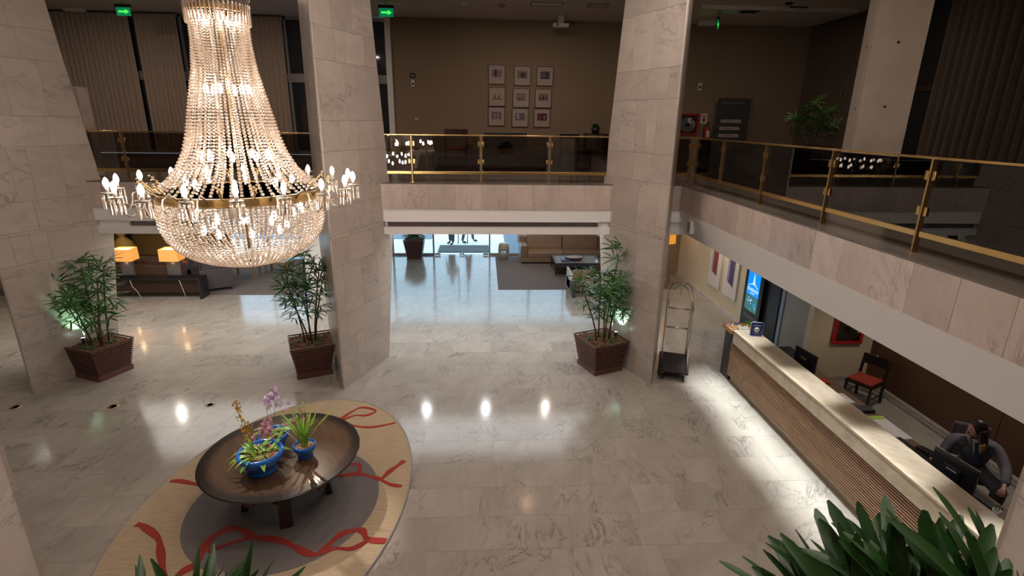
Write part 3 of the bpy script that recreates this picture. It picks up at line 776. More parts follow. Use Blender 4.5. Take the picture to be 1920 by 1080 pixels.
MB().lathe([(0.0, 3.94), (0.22, 3.94), (0.2, 3.86), (0.06, 3.8), (0.0, 3.78)], 24).build('ceiling_rose', BRASS, ch)
sp_ = MB()
for k in range(6):
    a = PI * k / 6
    sp_.tube([(0.8 * math.cos(a), 0.8 * math.sin(a), 0.0), (-0.8 * math.cos(a), -0.8 * math.sin(a), 0.0)], 0.008, 6)
sp_.build('spoke_frame', DBRASS, ch)
def strand(profile, r0, r1, gap):
    # beads strung along a profile of (radius, z), in the local xz plane
    P = [Vector((r, 0, z)) for r, z in profile]
    seg = [(P[i + 1] - P[i]).length for i in range(len(P) - 1)]; T = sum(seg)
    mb = MB(); s = 0.0
    while s < T:
        k = 0; a = s
        while a > seg[k] and k < len(seg) - 1: a -= seg[k]; k += 1
        p = P[k].lerp(P[k + 1], min(a / seg[k], 1)); f = s / T
        r = r0 + (r1 - r0) * f
        mb.ico(p, r, 1, (1, 1, 0.86), False); s += r * 2 * gap
    return mb
cone = [(0.265, 1.78), (0.272, 1.5), (0.30, 1.25), (0.345, 1.05), (0.395, 0.82), (0.44, 0.62), (0.50, 0.43), (0.585, 0.27), (0.69, 0.15), (0.80, 0.055)]
m_cone = strand(cone, 0.0115, 0.0200, 1.06).mesh('bead_strand', CRYSTAL)
NS = 54
for k in range(NS):
    put('bead_strand', m_cone, ch, rot=(0, 0, 2 * PI * k / NS))
cone2 = [(r * 0.72, z) for r, z in cone[:7]] + [(0.40, .25), (0.45, .12), (0.52, .02)]
m_cone2 = strand(cone2, 0.010, 0.016, 1.08).mesh('bead_strand', CRYSTAL)
for k in range(11):
    put('bead_strand', m_cone2, ch, rot=(0, 0, 2 * PI * (k + .3) / 11))
bowl = [(0.805, -0.05), (0.825, -0.18), (0.815, -0.32), (0.775, -0.44), (0.70, -0.55), (0.60, -0.635), (0.47, -0.70), (0.33, -0.745), (0.20, -0.765), (0.13, -0.77)]
m_bowl = strand(bowl, 0.0185, 0.0125, 1.06).mesh('bead_strand', CRYSTAL)
NB = 86
for k in range(NB):
    put('bead_strand', m_bowl, ch, rot=(0, 0, 2 * PI * (k + .5) / NB))
# crystal drops under the bowl and round the neck
drop = MB()
drop.lathe([(0.0, 0.0), (0.006, -0.004), (0.011, -0.02), (0.011, -0.10), (0.007, -0.118), (0.0, -0.125)], 6)
m_drop = drop.mesh('crystal_drop', CRYSTAL)
for k in range(20):
    a = 2 * PI * k / 20
    put('crystal_drop', m_drop, ch, loc=(0.11 * math.cos(a), 0.11 * math.sin(a), -0.755), scale=(1, 1, 0.55))
m_long = MB().lathe([(0.0, 0.0), (0.008, -0.004), (0.012, -0.02), (0.012, -0.17), (0.006, -0.19), (0.0, -0.195)], 6).mesh('crystal_drop', CRYSTAL)
for k in range(46):
    a = 2 * PI * k / 46
    put('crystal_drop', m_long, ch, loc=(0.295 * math.cos(a), 0.295 * math.sin(a), 1.86))
m_top = strand([(0.30, 1.9), (0.34, 2.04), (0.40, 2.6), (0.30, 3.2), (0.12, 3.75)], .012, .012, 1.1).mesh('bead_strand', CRYSTAL)
for k in range(40):
    put('bead_strand', m_top, ch, rot=(0, 0, 2 * PI * k / 40))
# small scroll ornaments on the ring
orn = MB()
orn.tube([(0.81, 0, 0.03), (0.86, 0, 0.10), (0.90, 0, 0.15), (0.93, 0, 0.13), (0.92, 0, 0.10)], [.008, .01, .012, .008, .004], 6)
for k in range(5): orn.ico((0.86 + .018 * k, 0.012 * (-1) ** k, 0.10 + 0.02 * k), .013, 1)
m_orn = orn.mesh('leaf_scroll', DBRASS)
# candle arms
arm = MB()
arm.tube([(0.81, 0, 0.0), (0.86, 0, 0.06), (0.92, 0, 0.085), (0.98, 0, 0.05), (1.0, 0, -0.04), (1.03, 0, -0.10), (1.09, 0, -0.12), (1.15, 0, -0.07), (1.17, 0, 0.0), (1.175, 0, 0.06)],
         [.010, .010, .009, .008, .008, .008, .008, .009, .009, .008], 7)
arm.tube([(1.0, 0, -0.04), (0.96, 0, -0.09), (0.91, 0, -0.10), (0.90, 0, -0.05), (0.93, 0, -.03)], [.007, .006, .006, .005, .004], 6)
m_arm = arm.mesh('candle_arm', ARMMETAL)
m_pan = MB().lathe([(0.0, 0.052), (0.012, 0.055), (0.05, 0.062), (0.062, 0.075), (0.058, 0.076), (0.02, 0.068), (0, .068)], 16).mesh('drip_pan', ARMMETAL)
m_slv = MB().cyl((0, 0, 0.068), (0, 0, 0.125), 0.017, 0.015, 12).mesh('candle_sleeve', GREYLT)
m_blb = MB().lathe([(0.0, 0.122), (0.012, 0.124), (0.021, 0.145), (0.021, 0.165), (0.012, 0.192), (0.0, 0.205)], 8).mesh('candle_bulb', BULB)
m_pri = MB().ico((0, 0, 0.0), .009, 1).lathe([(0.0, -0.01), (0.005, -0.012), (0.009, -0.03), (0.009, -0.13), (0.005, -0.145), (0.0, -0.148)], 6).mesh('crystal_prism', CRYSTAL)
NA = 18
bulb_pos = []
for k in range(NA):
    a = R(-69) + 2 * PI * k / NA
    am = put('candle_arm', m_arm, ch, rot=(0, 0, a))
    pl = (1.175, 0, 0)
    put('drip_pan', m_pan, am, loc=pl); put('candle_sleeve', m_slv, am, loc=pl); put('candle_bulb', m_blb, am, loc=(1.175, 0, -.025), scale=1.2)
    for q in range(8):
        b = 2 * PI * q / 8
        put('crystal_prism', m_pri, am, loc=(1.175 + .055 * math.cos(b), .055 * math.sin(b), 0.052))
    if k % 1 == 0:
        put('leaf_scroll', m_orn, ch, rot=(0, 0, a + PI / NA))
# bulbs inside the cone and the bowl
for (rr, z, n, ph) in ((0.17, 1.68, 5, .2), (0.20, 1.02, 6, .6), (0.33, 0.36, 9, .1), (0.52, 0.10, 8, .3), (0.60, -0.22, 14, .2), (0.42, -0.42, 8, .5)):
    for k in range(n):
        a = ph + 2 * PI * k / n
        put('inner_bulb', m_blb, ch, loc=(rr * math.cos(a), rr * math.sin(a), z - .16), scale=1.25)

# ------------------------------------------------------------------ oval rug
rg = thing('oval_rug', 'large oval beige rug with grey centre and red branching motif', 'rug', (-2.74, 6.09, 0.002), R(-4.5))
def ell(cx, cy, a, b, n=72): return [(cx + a * math.cos(2 * PI * k / n), cy + b * math.sin(2 * PI * k / n)) for k in range(n)]
MB().prism(ell(0, 0, 1.705, 2.64), 0, 0.018).build('rug_ground', RUGB, rg)
MB().lathe([(1.0, 0.0), (1.004, 0.01), (1.0, 0.022), (0.992, 0.022), (0.99, 0.01)], 72, sx=1.707, sy=2.642).build('bound_edge', GREYLT, rg)
MB().prism(ell(0.14, -0.07, 1.19, 1.22), 0.016, 0.0205).build('grey_centre', RUGG, rg)
BR = [[(-2.43, 8.01), (-2.27, 8.28), (-2.12, 8.42), (-1.87, 8.3), (-2.0, 8.15), (-2.2, 8.15), (-2.37, 8.01)],
      [(-2.36, 7.96), (-2.11, 7.82), (-1.81, 7.78), (-1.47, 7.9)],
      [(-2.14, 6.55), (-2.02, 6.53), (-1.8, 6.56), (-1.54, 6.47), (-1.44, 6.44), (-1.36, 6.59), (-1.26, 6.73), (-1.18, 6.85)],
      [(-1.47, 6.44), (-1.29, 6.31), (-1.13, 6.27)], [(-1.97, 6.78), (-1.84, 6.78), (-1.79, 6.69), (-1.79, 6.58)],
      [(-2.79, 5.39), (-2.44, 5.32), (-2.21, 5.2), (-1.99, 5.08), (-1.89, 5.13), (-1.83, 5.25), (-1.74, 5.39), (-1.58, 5.46), (-1.48, 5.43), (-1.4, 5.3), (-1.17, 5.26)],
      [(-1.91, 5.1), (-1.76, 5.17), (-1.55, 5.16), (-1.39, 5.28)],
      [(-2.79, 5.39), (-2.96, 5.51), (-3.12, 5.54), (-3.26, 5.41), (-3.28, 5.24), (-3.26, 5.0), (-3.36, 4.86), (-3.40, 4.5)],
      [(-2.79, 5.38), (-3.01, 5.29), (-3.21, 5.18)],
      [(-4.30, 5.66), (-4.19, 5.62), (-3.91, 5.42), (-3.76, 5.21), (-3.59, 4.95), (-3.39, 4.65)],
      [(-4.34, 6.49), (-4.22, 6.49), (-3.92, 6.4), (-3.6, 6.3)], [(-3.39, 4.65), (-3.1, 4.4), (-2.8, 4.2), (-2.5, 3.7)]]
WD = [.055, .055, .075, .06, .065, .09, .065, .10, .06, .085, .07, .08]
inv = Matrix.Rotation(R(4.5), 2)
for bi, (pts, wd) in enumerate(zip(BR, WD)):
    loc = [inv @ (Vector(p) - Vector((-2.74, 6.09))) for p in pts]
    fine = []
    for i in range(len(loc) - 1):
        p0, p1, p2, p3 = loc[max(i - 1, 0)], loc[i], loc[i + 1], loc[min(i + 2, len(loc) - 1)]
        for s in range(4):
            u = s / 4
            fine.append(0.5 * ((2 * p1) + (p2 - p0) * u + (2 * p0 - 5 * p1 + 4 * p2 - p3) * u * u + (3 * p1 - p0 - 3 * p2 + p3) * u ** 3))
    fine.append(loc[-1])
    vs = []; n = len(fine); zt = 0.0235 + bi * 0.00015
    for i, p in enumerate(fine):
        d = fine[min(i + 1, n - 1)] - fine[max(i - 1, 0)]; d.normalize(); nn = Vector((-d.y, d.x))
        ww = wd / 2 * (0.9 + 0.22 * math.sin(i * .9 + bi))
        a, b = p + nn * ww, p - nn * ww
        vs += [(a.x, a.y, 0.012), (b.x, b.y, 0.012), (b.x, b.y, zt), (a.x, a.y, zt)]
    fs = [(0, 1, 2, 3), (4 * n - 1, 4 * n - 2, 4 * n - 3, 4 * n - 4)]
    for i in range(n - 1):
        a = 4 * i
        for k in range(4): fs.append((a + k, a + 4 + k, a + 4 + (k + 1) % 4, a + (k + 1) % 4))
    MB().add(vs, fs).build('red_branch', RUGR, rg)

# ------------------------------------------------------------------ round table
TX, TY = -2.59, 6.05
RZ0 = 0.0265
tb = thing('round_table', 'large round dark wood table with ebonised rim standing on the rug', 'table', (TX, TY, RZ0))
th_ = 0.76 - RZ0
MB().lathe([(0, th_ - .045), (0.86, th_ - .045), (0.955, th_ - .03), (0.97, th_ - .012), (0.962, th_ - .004), (0.955, th_ - .02), (0, th_ - .02)], 96, smooth=False).build('rim', TABLERIM, tb)
MB().lathe([(0, th_ - .02), (0.954, th_ - .02), (0.958, th_ - .002), (0, th_ - .002)], 96, smooth=False).build('tabletop', BURST, tb)
for a in (-73, 17, 107, 197):
    d = Vector((math.cos(R(a)), math.sin(R(a)), 0))
    MB().bar(d * 0.52 + Vector((0, 0, 0)), d * 0.40 + Vector((0, 0, th_ - .045)), 0.15, 0.075, d).build('leg', DKWOOD, tb, 0.004)
for a in (-96, -40):
    d = Vector((math.cos(R(a)), math.sin(R(a)), 0))
    MB().bar(-d * 0.86 + Vector((0, 0, th_ - .10)), d * 0.86 + Vector((0, 0, th_ - .10)), 0.10, 0.11, (0, 0, 1)).build('cross_beam', DKWOOD, tb, 0.004)
MB().bar((-.0, -.35, .25), (0, .35, .25), .09, .09, (0, 0, 1)).bar((-.35, 0, .25), (.35, 0, .25), .09, .09, (0, 0, 1)).build('stretcher', DKWOOD, tb)

# ------------------------------------------------------------------ orchids
def pot_mesh(r, h):
    return MB().lathe([(0, 0), (r * .62, 0), (r * .68, h * .06), (r * .60, h * .16), (r * .70, h * .32), (r * .95, h * .62), (r * 1.04, h * .82), (r * 1.0, h * .97), (r * .92, h), (r * .86, h * .95), (r * .84, h * .80), (0, h * .78)], 36)
def orchid_pot(x, y, r, h, label):
    t = thing('potted_orchid', label, 'potted plant', (x, y, 0.759))
    pot_mesh(r, h).build('glazed_pot', BLUE, t)
    MB().lathe([(0, h * .79), (r * .66, h * .84), (r * .84, h * .82)], 20, smooth=False).build('bark', CHIPS, t)
    MB().lathe([(r * .60, h * .80), (r * .64, h * .92), (r * .60, h * .92), (r * .56, h * .80)], 24).build('inner_pot', TERRA, t)
    return t
def strap_leaf(t, base, ang, ln, wd, rise, droop, m, name='leaf'):
    pts = []; ws = []
    n = 8
    for i in range(n + 1):
        u = i / n
        r_ = ln * (u if droop < .01 else u) * math.cos(rise * (1 - .3 * u))
        z = ln * math.sin(rise) * u - droop * u * u * ln
        pts.append((base[0] + r_ * math.cos(ang), base[1] + r_ * math.sin(ang), base[2] + z))
        ws.append(wd * (0.35 + 1.2 * math.sin(PI * min(u * .9 + .12, 1))) if u < 1 else wd * .12)
    MB().ribbon(pts, ws, (-math.sin(ang), math.cos(ang), 0)).build(name, m, t)
def flower_mesh(m_, r, m2=None):
    mb = MB()
    for k in range(5):
        a = 2 * PI * k / 5 + .3
        c, s = math.cos(a), math.sin(a)
        mb.add([(0, 0, 0), (c * r * .5 - s * r * .28, s * r * .5 + c * r * .28, r * .18), (c * r, s * r, r * .1), (c * r * .5 + s * r * .28, s * r * .5 - c * r * .28, r * .18)], ((0, 1, 2, 3),), True)
    mb.ico((0, 0, r * .12), r * .2, 1)
    return mb.mesh('flower', m_)
FY = flower_mesh(YELLOWFL, .016); FP = flower_mesh(PINKFL, .024); FL_ = flower_mesh(LILACFL, .034); FC = flower_mesh(CREAMFL, .014); FW = flower_mesh(mat('white_petal', (.75, .66, .74), .5, noise=.2, nscale=60), .028)
def spray(t, pts, flower, n, spread, q, start=.35):
    V = [Vector(p) for p in pts]
    fine = []
    for i in range(len(V) - 1):
        for s in range(4): fine.append(V[i].lerp(V[i + 1], s / 4))
    fine.append(V[-1])
    MB().tube(fine, .003, 5).build('flower_stem', LEAF2, t)
    for k in range(n):
        u = start + (1 - start) * (k + .5) / n
        x = u * (len(fine) - 1); i = min(int(x), len(fine) - 2); p = fine[i].lerp(fine[i + 1], x - i)
        f = flower[k % len(flower)] if isinstance(flower, list) else flower
        put('flower', f, t, loc=p + Vector((q.uniform(-1, 1), q.uniform(-1, 1), q.uniform(-1, 1))) * spread, rot=(q.uniform(.6, 1.7), q.uniform(-.5, .5), q.uniform(-1.0, 1.4)), scale=q.uniform(.8, 1.2))
q = random.Random(8)
o1 = orchid_pot(-2.69, 5.68, .258, .275, 'large cobalt glazed pot of mixed yellow and pink orchids')
for k in range(22):
    strap_leaf(o1, (q.uniform(-.12, .12), q.uniform(-.12, .12), .21), q.uniform(0, 2 * PI), q.uniform(.18, .32), .022, q.uniform(.7, 1.35), q.uniform(.15, .8), LEAF2 if k % 3 else YLEAF)
for k, a in enumerate((3.6, 3.0, 4.4, 5.2, 0.4, 2.4)):
    strap_leaf(o1, (.1 * math.cos(a), .1 * math.sin(a), .23), a, .26, .05, .5, .65, LEAF2)
for a in (3.9, 3.3): strap_leaf(o1, (.1 * math.cos(a), .1 * math.sin(a), .26), a, .30, .016, .45, .75, YLEAF)
spray(o1, [(-.10, .02, .22), (-.16, .03, .5), (-.20, .06, .75), (-.22, .05, .92)], FY, 70, .035, q, .25)
spray(o1, [(-.06, .02, .22), (-.12, .05, .45), (-.13, .1, .62)], FY, 40, .04, q, .3)
spray(o1, [(-.02, .02, .22), (.0, .06, .45), (.06, .08, .58), (.13, .05, .62)], FP, 44, .05, q, .45)
spray(o1, [(.02, .02, .22), (.04, .04, .42), (.10, .0, .55), (.15, .02, .50)], FP, 34, .05, q, .5)
spray(o1, [(-.08, .0, .22), (-.08, .02, .40), (-.05, -.02, .46)], FP, 7, .03, q, .6)
o2 = orchid_pot(-2.72, 6.17, .19, .21, 'blue glazed orchid pot half hidden behind the largest pot')
for k in range(14):
    strap_leaf(o2, (q.uniform(-.09, .09), q.uniform(-.09, .09), .17), q.uniform(0, 2 * PI), q.uniform(.16, .28), .03, q.uniform(.6, 1.2), q.uniform(.2, .6), LEAF2)
spray(o2, [(-.02, .0, .17), (-.06, .04, .5), (-.02, .05, .68), (.10, .02, .80)], [FW, FL_], 44, .04, q, .45)
spray(o2, [(0, .0, .17), (.04, .04, .5), (.10, .02, .68), (.2, .0, .60)], FL_, 9, .05, q, .5)
spray(o2, [(.05, .0, .17), (.12, .0, .3), (.22, .0, .34), (.33, .02, .40)], FP, 12, .015, q, .4)
o3 = orchid_pot(-2.26, 5.95, .135, .175, 'small blue glazed pot with tall upright bright green leaves')
for k in range(18):
    strap_leaf(o3, (q.uniform(-.04, .04), q.uniform(-.04, .04), .14), q.uniform(0, 2 * PI), q.uniform(.34, .52), .018, q.uniform(1.25, 1.5), q.uniform(0.0, .12), YLEAF if k % 3 else LEAF2)
for a in (0.2, 0.35, 0.1): strap_leaf(o3, (.03, 0, .14), a, q.uniform(.5, .6), .02, 1.2, .05, YLEAF)
for dx, hz in ((-.06, .62), (.0, .70), (.05, .72), (.08, .6)):
    spray(o3, [(0, 0, .14), (dx * .5, 0, .42), (dx * 1.2, .0, hz)], FC, 12, .03, q, .72)

# ------------------------------------------------------------------ palms in slatted planters
def frond_mesh(seed, nb=8, ln=.33, wd=.026, pet=.20, m=None):
    q = random.Random(seed); mb = MB()
    mb.tube([(0, 0, 0), (pet * .5, 0, pet * .28), (pet, 0, pet * .42)], [.0045, .0035, .003], 5)
    b = Vector((pet, 0, pet * .42))
    for k in range(nb):
        a = (k - (nb - 1) / 2) / ((nb - 1) / 2) * R(104) + q.uniform(-.09, .09)
        L_ = ln * (1 - .22 * abs(a) / R(104)) * q.uniform(.88, 1.08)
        dr = q.uniform(.10, .42); tilt = .38 - .15 * abs(a)
        d = Vector((math.cos(a), math.sin(a), 0)); sd = (-math.sin(a), math.cos(a), 0)
        pts = []; ws = []
        ns = 12 if wd > .03 else 6
        for i in range(ns + 1):
            u = i / ns
            pts.append(b + d * L_ * u + Vector((0, 0, L_ * (tilt * u - dr * u * u * 1.4))))
            ws.append(wd * (.30 + .90 * math.sin(PI * min(.10 + u * .72, 1)) ** 1.1) if i < ns else wd * .22)
        mb.ribbon(pts, ws, sd)
    return mb.mesh('frond', m or LEAF)
FR = [frond_mesh(s, nb) for s, nb in ((1, 8), (2, 9), (3, 7), (4, 10))]
def planter_box(t, side_b=.64, side_t=.82, h=.66, n=13, pl=.10):
    MB().box((0, 0, pl / 2), (side_b * 1.05, side_b * 1.05, pl)).build('plinth', PLANTER, t, 0.004)
    MB().box((0, 0, (pl + h - .07) / 2), (side_b - .036, side_b - .036, h - pl - .07), taper=((side_t - .075) / (side_b - .036),) * 2).build('liner', BLACK, t)
    for k in range(n):
        z = pl + .012 + (h - pl - .02) * k / (n - 1); s = side_b + (side_t - side_b) * k / (n - 1); w_ = .016; hh = .024
        mb = MB()
        mb.b6((-s / 2, -s / 2, z - hh / 2), (s / 2, -s / 2 + w_, z + hh / 2)); mb.b6((-s / 2, s / 2 - w_, z - hh / 2), (s / 2, s / 2, z + hh / 2))
        mb.b6((-s / 2, -s / 2 + w_, z - hh / 2), (-s / 2 + w_, s / 2 - w_, z + hh / 2)); mb.b6((s / 2 - w_, -s / 2 + w_, z - hh / 2), (s / 2, s / 2 - w_, z + hh / 2))
        mb.build('slat', PLANTER, t)
    s = side_t - .06
    MB().box((0, 0, h - .05), (s + .02, s + .02, .03)).build('soil', SOIL, t)
    cq = random.Random(int(side_b * 100)); cb = MB()
    for k in range(150):
        cb.box((cq.uniform(-s / 2, s / 2), cq.uniform(-s / 2, s / 2), h - .03 + cq.uniform(-.006, .008)), (cq.uniform(.015, .05), cq.uniform(.01, .025), .012), cq.uniform(0, 3.1))
    cb.build('bark_chip_layer', SOIL, t, kind='stuff')
def tuft(t, x, y, z, q, n=18, ln=.22):
    mb = MB()
    for k in range(n):
        a = q.uniform(0, 2 * PI); L_ = ln * q.uniform(.6, 1.1); pts = []
        for i in range(6):
            u = i / 5
            pts.append((x + math.cos(a) * L_ * u * .75, y + math.sin(a) * L_ * u * .75, z + L_ * (1.0 * u - 1.05 * u * u)))
        mb.ribbon(pts, [.007, .009, .009, .008, .006, .002], (-math.sin(a), math.cos(a), 0))
    mb.build('grass_tuft', LEAF, t)
def palm(x, y, rz, label, canes, seed, z=0.0, box_=True, fs=1.0, tufts=3, zt=.62):
    t = thing('potted_palm', label, 'potted plant', (x, y, z), rz)
    q = random.Random(seed)
    if box_: planter_box(t)
    for (bx, by, h, lx, ly, nf) in canes:
        nf = int(nf * 1.6)
        P = [Vector((bx + lx * (u ** 1.4), by + ly * (u ** 1.4), zt - .04 + h * u)) for u in (0, .25, .5, .75, 1)]
        MB().tube(P, [.016, .015, .014, .013, .012], 7).build('cane', CANE, t)
        for k in range(nf):
            u = 1.0 - .50 * (k / max(nf - 1, 1)) ** 1.1
            i = min(int(u * 4), 3); p = P[i].lerp(P[i + 1], u * 4 - i)
            a = k * 2.4 + q.uniform(-.4, .4) + bx * 7
            put('frond', FR[q.randrange(4)], t, loc=p, rot=(q.uniform(-.15, .15), -(.9 - .95 * (k / max(nf, 1))) * q.uniform(.5, 1.1), a), scale=fs * q.uniform(.8, 1.12))
    for k in range(tufts):
        a = k * 2.2 + .7
        tuft(t, .24 * math.cos(a), .24 * math.sin(a), zt, q)
    return t
CN = [(-.05, .05, 1.50, -.10, .05, 8), (.1, 0, 1.28, .18, .05, 7), (-.1, -.1, 1.05, -.30, -.12, 6), (.12, .12, 1.42, .05, .15, 6), (0, -.12, .90, .10, -.2, 6), (.18, -.08, .72, .28, -.1, 5)]
palm(-7.46, 9.96, R(-22), 'leafy potted palm against the left column lit green from below', CN + [(-.14, 0, .95, -.55, -.1, 5)], 31)
palm(-3.42, 9.97, R(22), 'tall potted palm with bare canes left of the middle column', [(0, .05, 1.62, .02, .05, 8), (.08, 0, 1.45, .2, 0, 7), (-.1, 0, 1.35, -.22, .05, 7), (.02, -.1, 1.15, -.1, -.15, 6), (.1, .1, 1.22, .25, .1, 5), (-.03, .08, 1.02, -.28, -.05, 5)], 32)
palm(2.40, 9.97, R(22), 'leaning potted palm lit cyan against the right column', [(.08, 0, 1.75, .28, .1, 6), (0, .1, 1.30, -.05, .0, 7), (-.12, -.02, 1.22, -.48, -.1, 7), (.1, -.1, 1.12, .1, -.1, 7), (.15, .1, 1.0, .22, .1, 6), (-.02, -.12, .95, -.2, -.2, 6), (.2, .0, .8, .1, -.05, 5)], 33)
pf = thing('potted_palm', 'dark slatted planter with a plant beside the entrance doors', 'potted plant', (-2.50, 19.2, 0), 0.0)
planter_box(pf, .52, .74, .72, 14, .02)
q = random.Random(4)
for k in range(16):
    put('frond', FR[k % 4], pf, loc=(q.uniform(-.2, .2), q.uniform(-.2, .2), .66), rot=(0, -q.uniform(.2, 1.1), q.uniform(0, 6.3)), scale=.9)
palm(8.9, 14.6, 0, 'dark palm in a low planter on the right gallery', [(0, 0, .95, -.1, 0, 7), (.1, .1, .8, .3, 0, 6), (-.1, 0, .6, -.4, .1, 6), (0.1, -.1, .45, .2, -.2, 6)], 34, z=3.642, tufts=2)

# uplights inside two planters
def uplight(x, y, z, target, label, color, power):
    t = thing('garden_spotlight', label, 'lamp', (x, y, z))
    d = (Vector(target) - Vector((x, y, z + .12))).normalized()
    b = Vector((0, 0, .12))
    MB().cyl((0, 0, -.02), (0, 0, .07), .008, n=8).build('spike', BLACK, t)
    MB().tube([b - d * .05, b + d * .045], .032, 14).build('lamp_head', BLACK, t)
    MB().tube([b + d * .045, b + d * .049], .027, 14).build('lens', LEDW, t)
    light('uplight_beam', 'SPOT', Vector((x, y, z)) + b + d * .06, power, color, target, spot_size=R(95), spot_blend=.5, shadow_soft_size=.02)
uplight(-7.62, 9.82, .63, (-7.75, 10.10, 1.5), 'small black spotlight glowing in the left palm planter', (.45, 1, .62), 26)
uplight(2.68, 9.92, .63, (2.80, 10.3, 1.5), 'small black spotlight glowing in the planter by the luggage cart', (.55, 1, .92), 40)

# near plants on the gallery below the camera
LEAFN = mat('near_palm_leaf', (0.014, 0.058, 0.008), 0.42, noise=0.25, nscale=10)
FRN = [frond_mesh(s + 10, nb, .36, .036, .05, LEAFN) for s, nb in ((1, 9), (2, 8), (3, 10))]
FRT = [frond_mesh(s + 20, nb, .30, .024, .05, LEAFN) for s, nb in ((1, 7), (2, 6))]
def near_palm(x, y, label, heads, seed, FF):
    t = thing('potted_palm', label, 'potted plant', (x, y, 3.642))
    q = random.Random(seed)
    MB().box((0, 0, .07), (.60, .24, .14)).build('trough', PLANTER, t, 0.004)
    MB().box((0, 0, .145), (.56, .20, .02)).build('soil', SOIL, t)
    for (hx, hy, hz, n, sc, yaw0, p0, p1) in heads:
        hx -= x; hy -= y; hz -= 3.642
        MB().tube([(hx * .7, hy * .3, .14), (hx * .9, hy * .7, hz * .6), (hx, hy, hz)], [.012, .011, .01], 7).build('cane', CANE, t)
        for k in range(n):
            a = yaw0 + q.uniform(-1.15, 1.15)
            put('frond', FF[k % len(FF)], t, loc=(hx, hy, hz - .02 * k / n), rot=(q.uniform(-.25, .25), -q.uniform(p0, p1), a), scale=sc * q.uniform(.85, 1.1))
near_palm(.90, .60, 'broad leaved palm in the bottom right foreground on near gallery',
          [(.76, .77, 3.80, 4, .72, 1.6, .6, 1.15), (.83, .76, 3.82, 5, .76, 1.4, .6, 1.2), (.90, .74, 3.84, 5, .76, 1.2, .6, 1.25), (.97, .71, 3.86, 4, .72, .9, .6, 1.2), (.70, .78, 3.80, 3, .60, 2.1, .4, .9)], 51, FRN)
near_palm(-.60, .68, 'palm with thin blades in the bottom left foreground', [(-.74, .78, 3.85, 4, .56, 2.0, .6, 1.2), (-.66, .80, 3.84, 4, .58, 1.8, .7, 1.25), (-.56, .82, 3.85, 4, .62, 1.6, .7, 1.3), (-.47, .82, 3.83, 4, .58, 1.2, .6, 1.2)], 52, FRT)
# ------------------------------------------------------------------ luggage cart
ct = thing('luggage_cart', 'chrome birdcage luggage cart with dark carpeted deck by the right column', 'luggage cart', (3.86, 9.72, 0), R(-20))
dl, dw = .27, .47
MB().b6((-dl, -dw, .17), (dl, dw, .215)).build('deck', CARPET, ct, .01)
MB().tube([(-dl, -dw, .19), (dl, -dw, .19), (dl, dw, .19), (-dl, dw, .19)], .022, 8, closed=True).build('bumper', CARPET, ct)
px, py = .235, .40
TOPZ = 1.86
def arch(x, y):
    pts = [(x, y, .21), (x, y, .9), (x, y, 1.45)]
    for k in range(1, 8):
        a = PI / 2 * k / 7
        pts.append((x * math.cos(a) ** .8 if k < 7 else 0, y * math.cos(a) ** .8 if k < 7 else 0, 1.45 + (TOPZ - 1.45) * math.sin(a)))
    return pts
for sx in (-1, 1):
    for sy in (-1, 1):
        MB().tube(arch(px * sx, py * sy), .0165, 10).build('upright', CHROME, ct)
for sx in (-1, 1):
    for z in (.75, 1.12):
        pass
for z in (.80, 1.22):
    MB().tube([(-px, py, z), (px, py, z)], .011, 8).build('cross_bar', CHROME, ct)
    MB().tube([(-px, py, z + .02), (px, py, z + .02)], .006, 8).build('cross_bar', CHROME, ct)
MB().tube([(-px, -py, .26), (-px, py, .26)], .010, 8).build('side_bar', CHROME, ct)
MB().lathe([(0, TOPZ + .02), (.03, TOPZ + .015), (.035, TOPZ - .01), (0, TOPZ - .03)], 16).build('crown', CHROME, ct)
hk = MB().tube([(0, 0, TOPZ - .02), (0, 0, TOPZ - .17), (.0, .02, TOPZ - .21), (0, .045, TOPZ - .19)], .009, 8); hk.build('hook', CHROME, ct)
for sx in (-1, 1):
    for sy in (-1, 1):
        c = Vector((sx * .2, sy * .38, .065))
        wh = MB().cyl(c + Vector((-.016, 0, 0)), c + Vector((.016, 0, 0)), .062, n=20).build('caster', BLACK, ct)
        MB().cyl(c + Vector((-.02, 0, 0)), c + Vector((.02, 0, 0)), .03, n=14).box(c + Vector((0, 0, .085)), (.05, .06, .03)).build('caster_fork', CHROME, wh)

# ------------------------------------------------------------------ reception desk
Y0, Y1_ = 2.35, 9.24
dk = thing('reception_desk', 'long reception desk with marble top and horizontal wooden slat front', 'desk', (0, 0, 0))
cuts = [Y0, 4.29, 5.92 + .45, 9.24]
for a, b in zip(cuts[:-1], cuts[1:]):
    MB().b6((4.755, a + .001, 1.07), (5.19, b - .001, 1.10), rng.random()).build('marble_top', MARBLE_COUNTER, dk, .002)
    MB().b6((4.765, a + .001, .845), (4.795, b - .001, 1.07), rng.random()).build('marble_apron', MARBLE_COUNTER, dk)
MB().b6((4.765, Y1_ - .03, .845), (5.17, Y1_ - .001, 1.07)).build('marble_end', MARBLE_COUNTER, dk)
MB().b6((4.803, Y0, .135), (5.16, Y1_ + .038, .836)).b6((4.80, Y0, .846), (5.16, Y1_ - .06, 1.07)).build('carcass', BLACK, dk)  # black backing puts the shade between the slats into its colour
NSL = 19
for k in range(NSL):
    z = .16 + (.835 - .16) * k / (NSL - 1)
    mb = MB().b6((4.79, Y0, z - .0085), (4.80, Y1_ + .05, z + .0085))
    mb.b6((4.80, Y1_ + .04, z - .0085), (5.22, Y1_ + .05, z + .0085))
    mb.build('slat', SLATWOOD, dk)
MB().b6((4.86, Y0, 0), (5.2, Y1_ + .03, .135)).build('kick_board', mat('kick_board_wood', (.30, .215, .14), .5), dk)
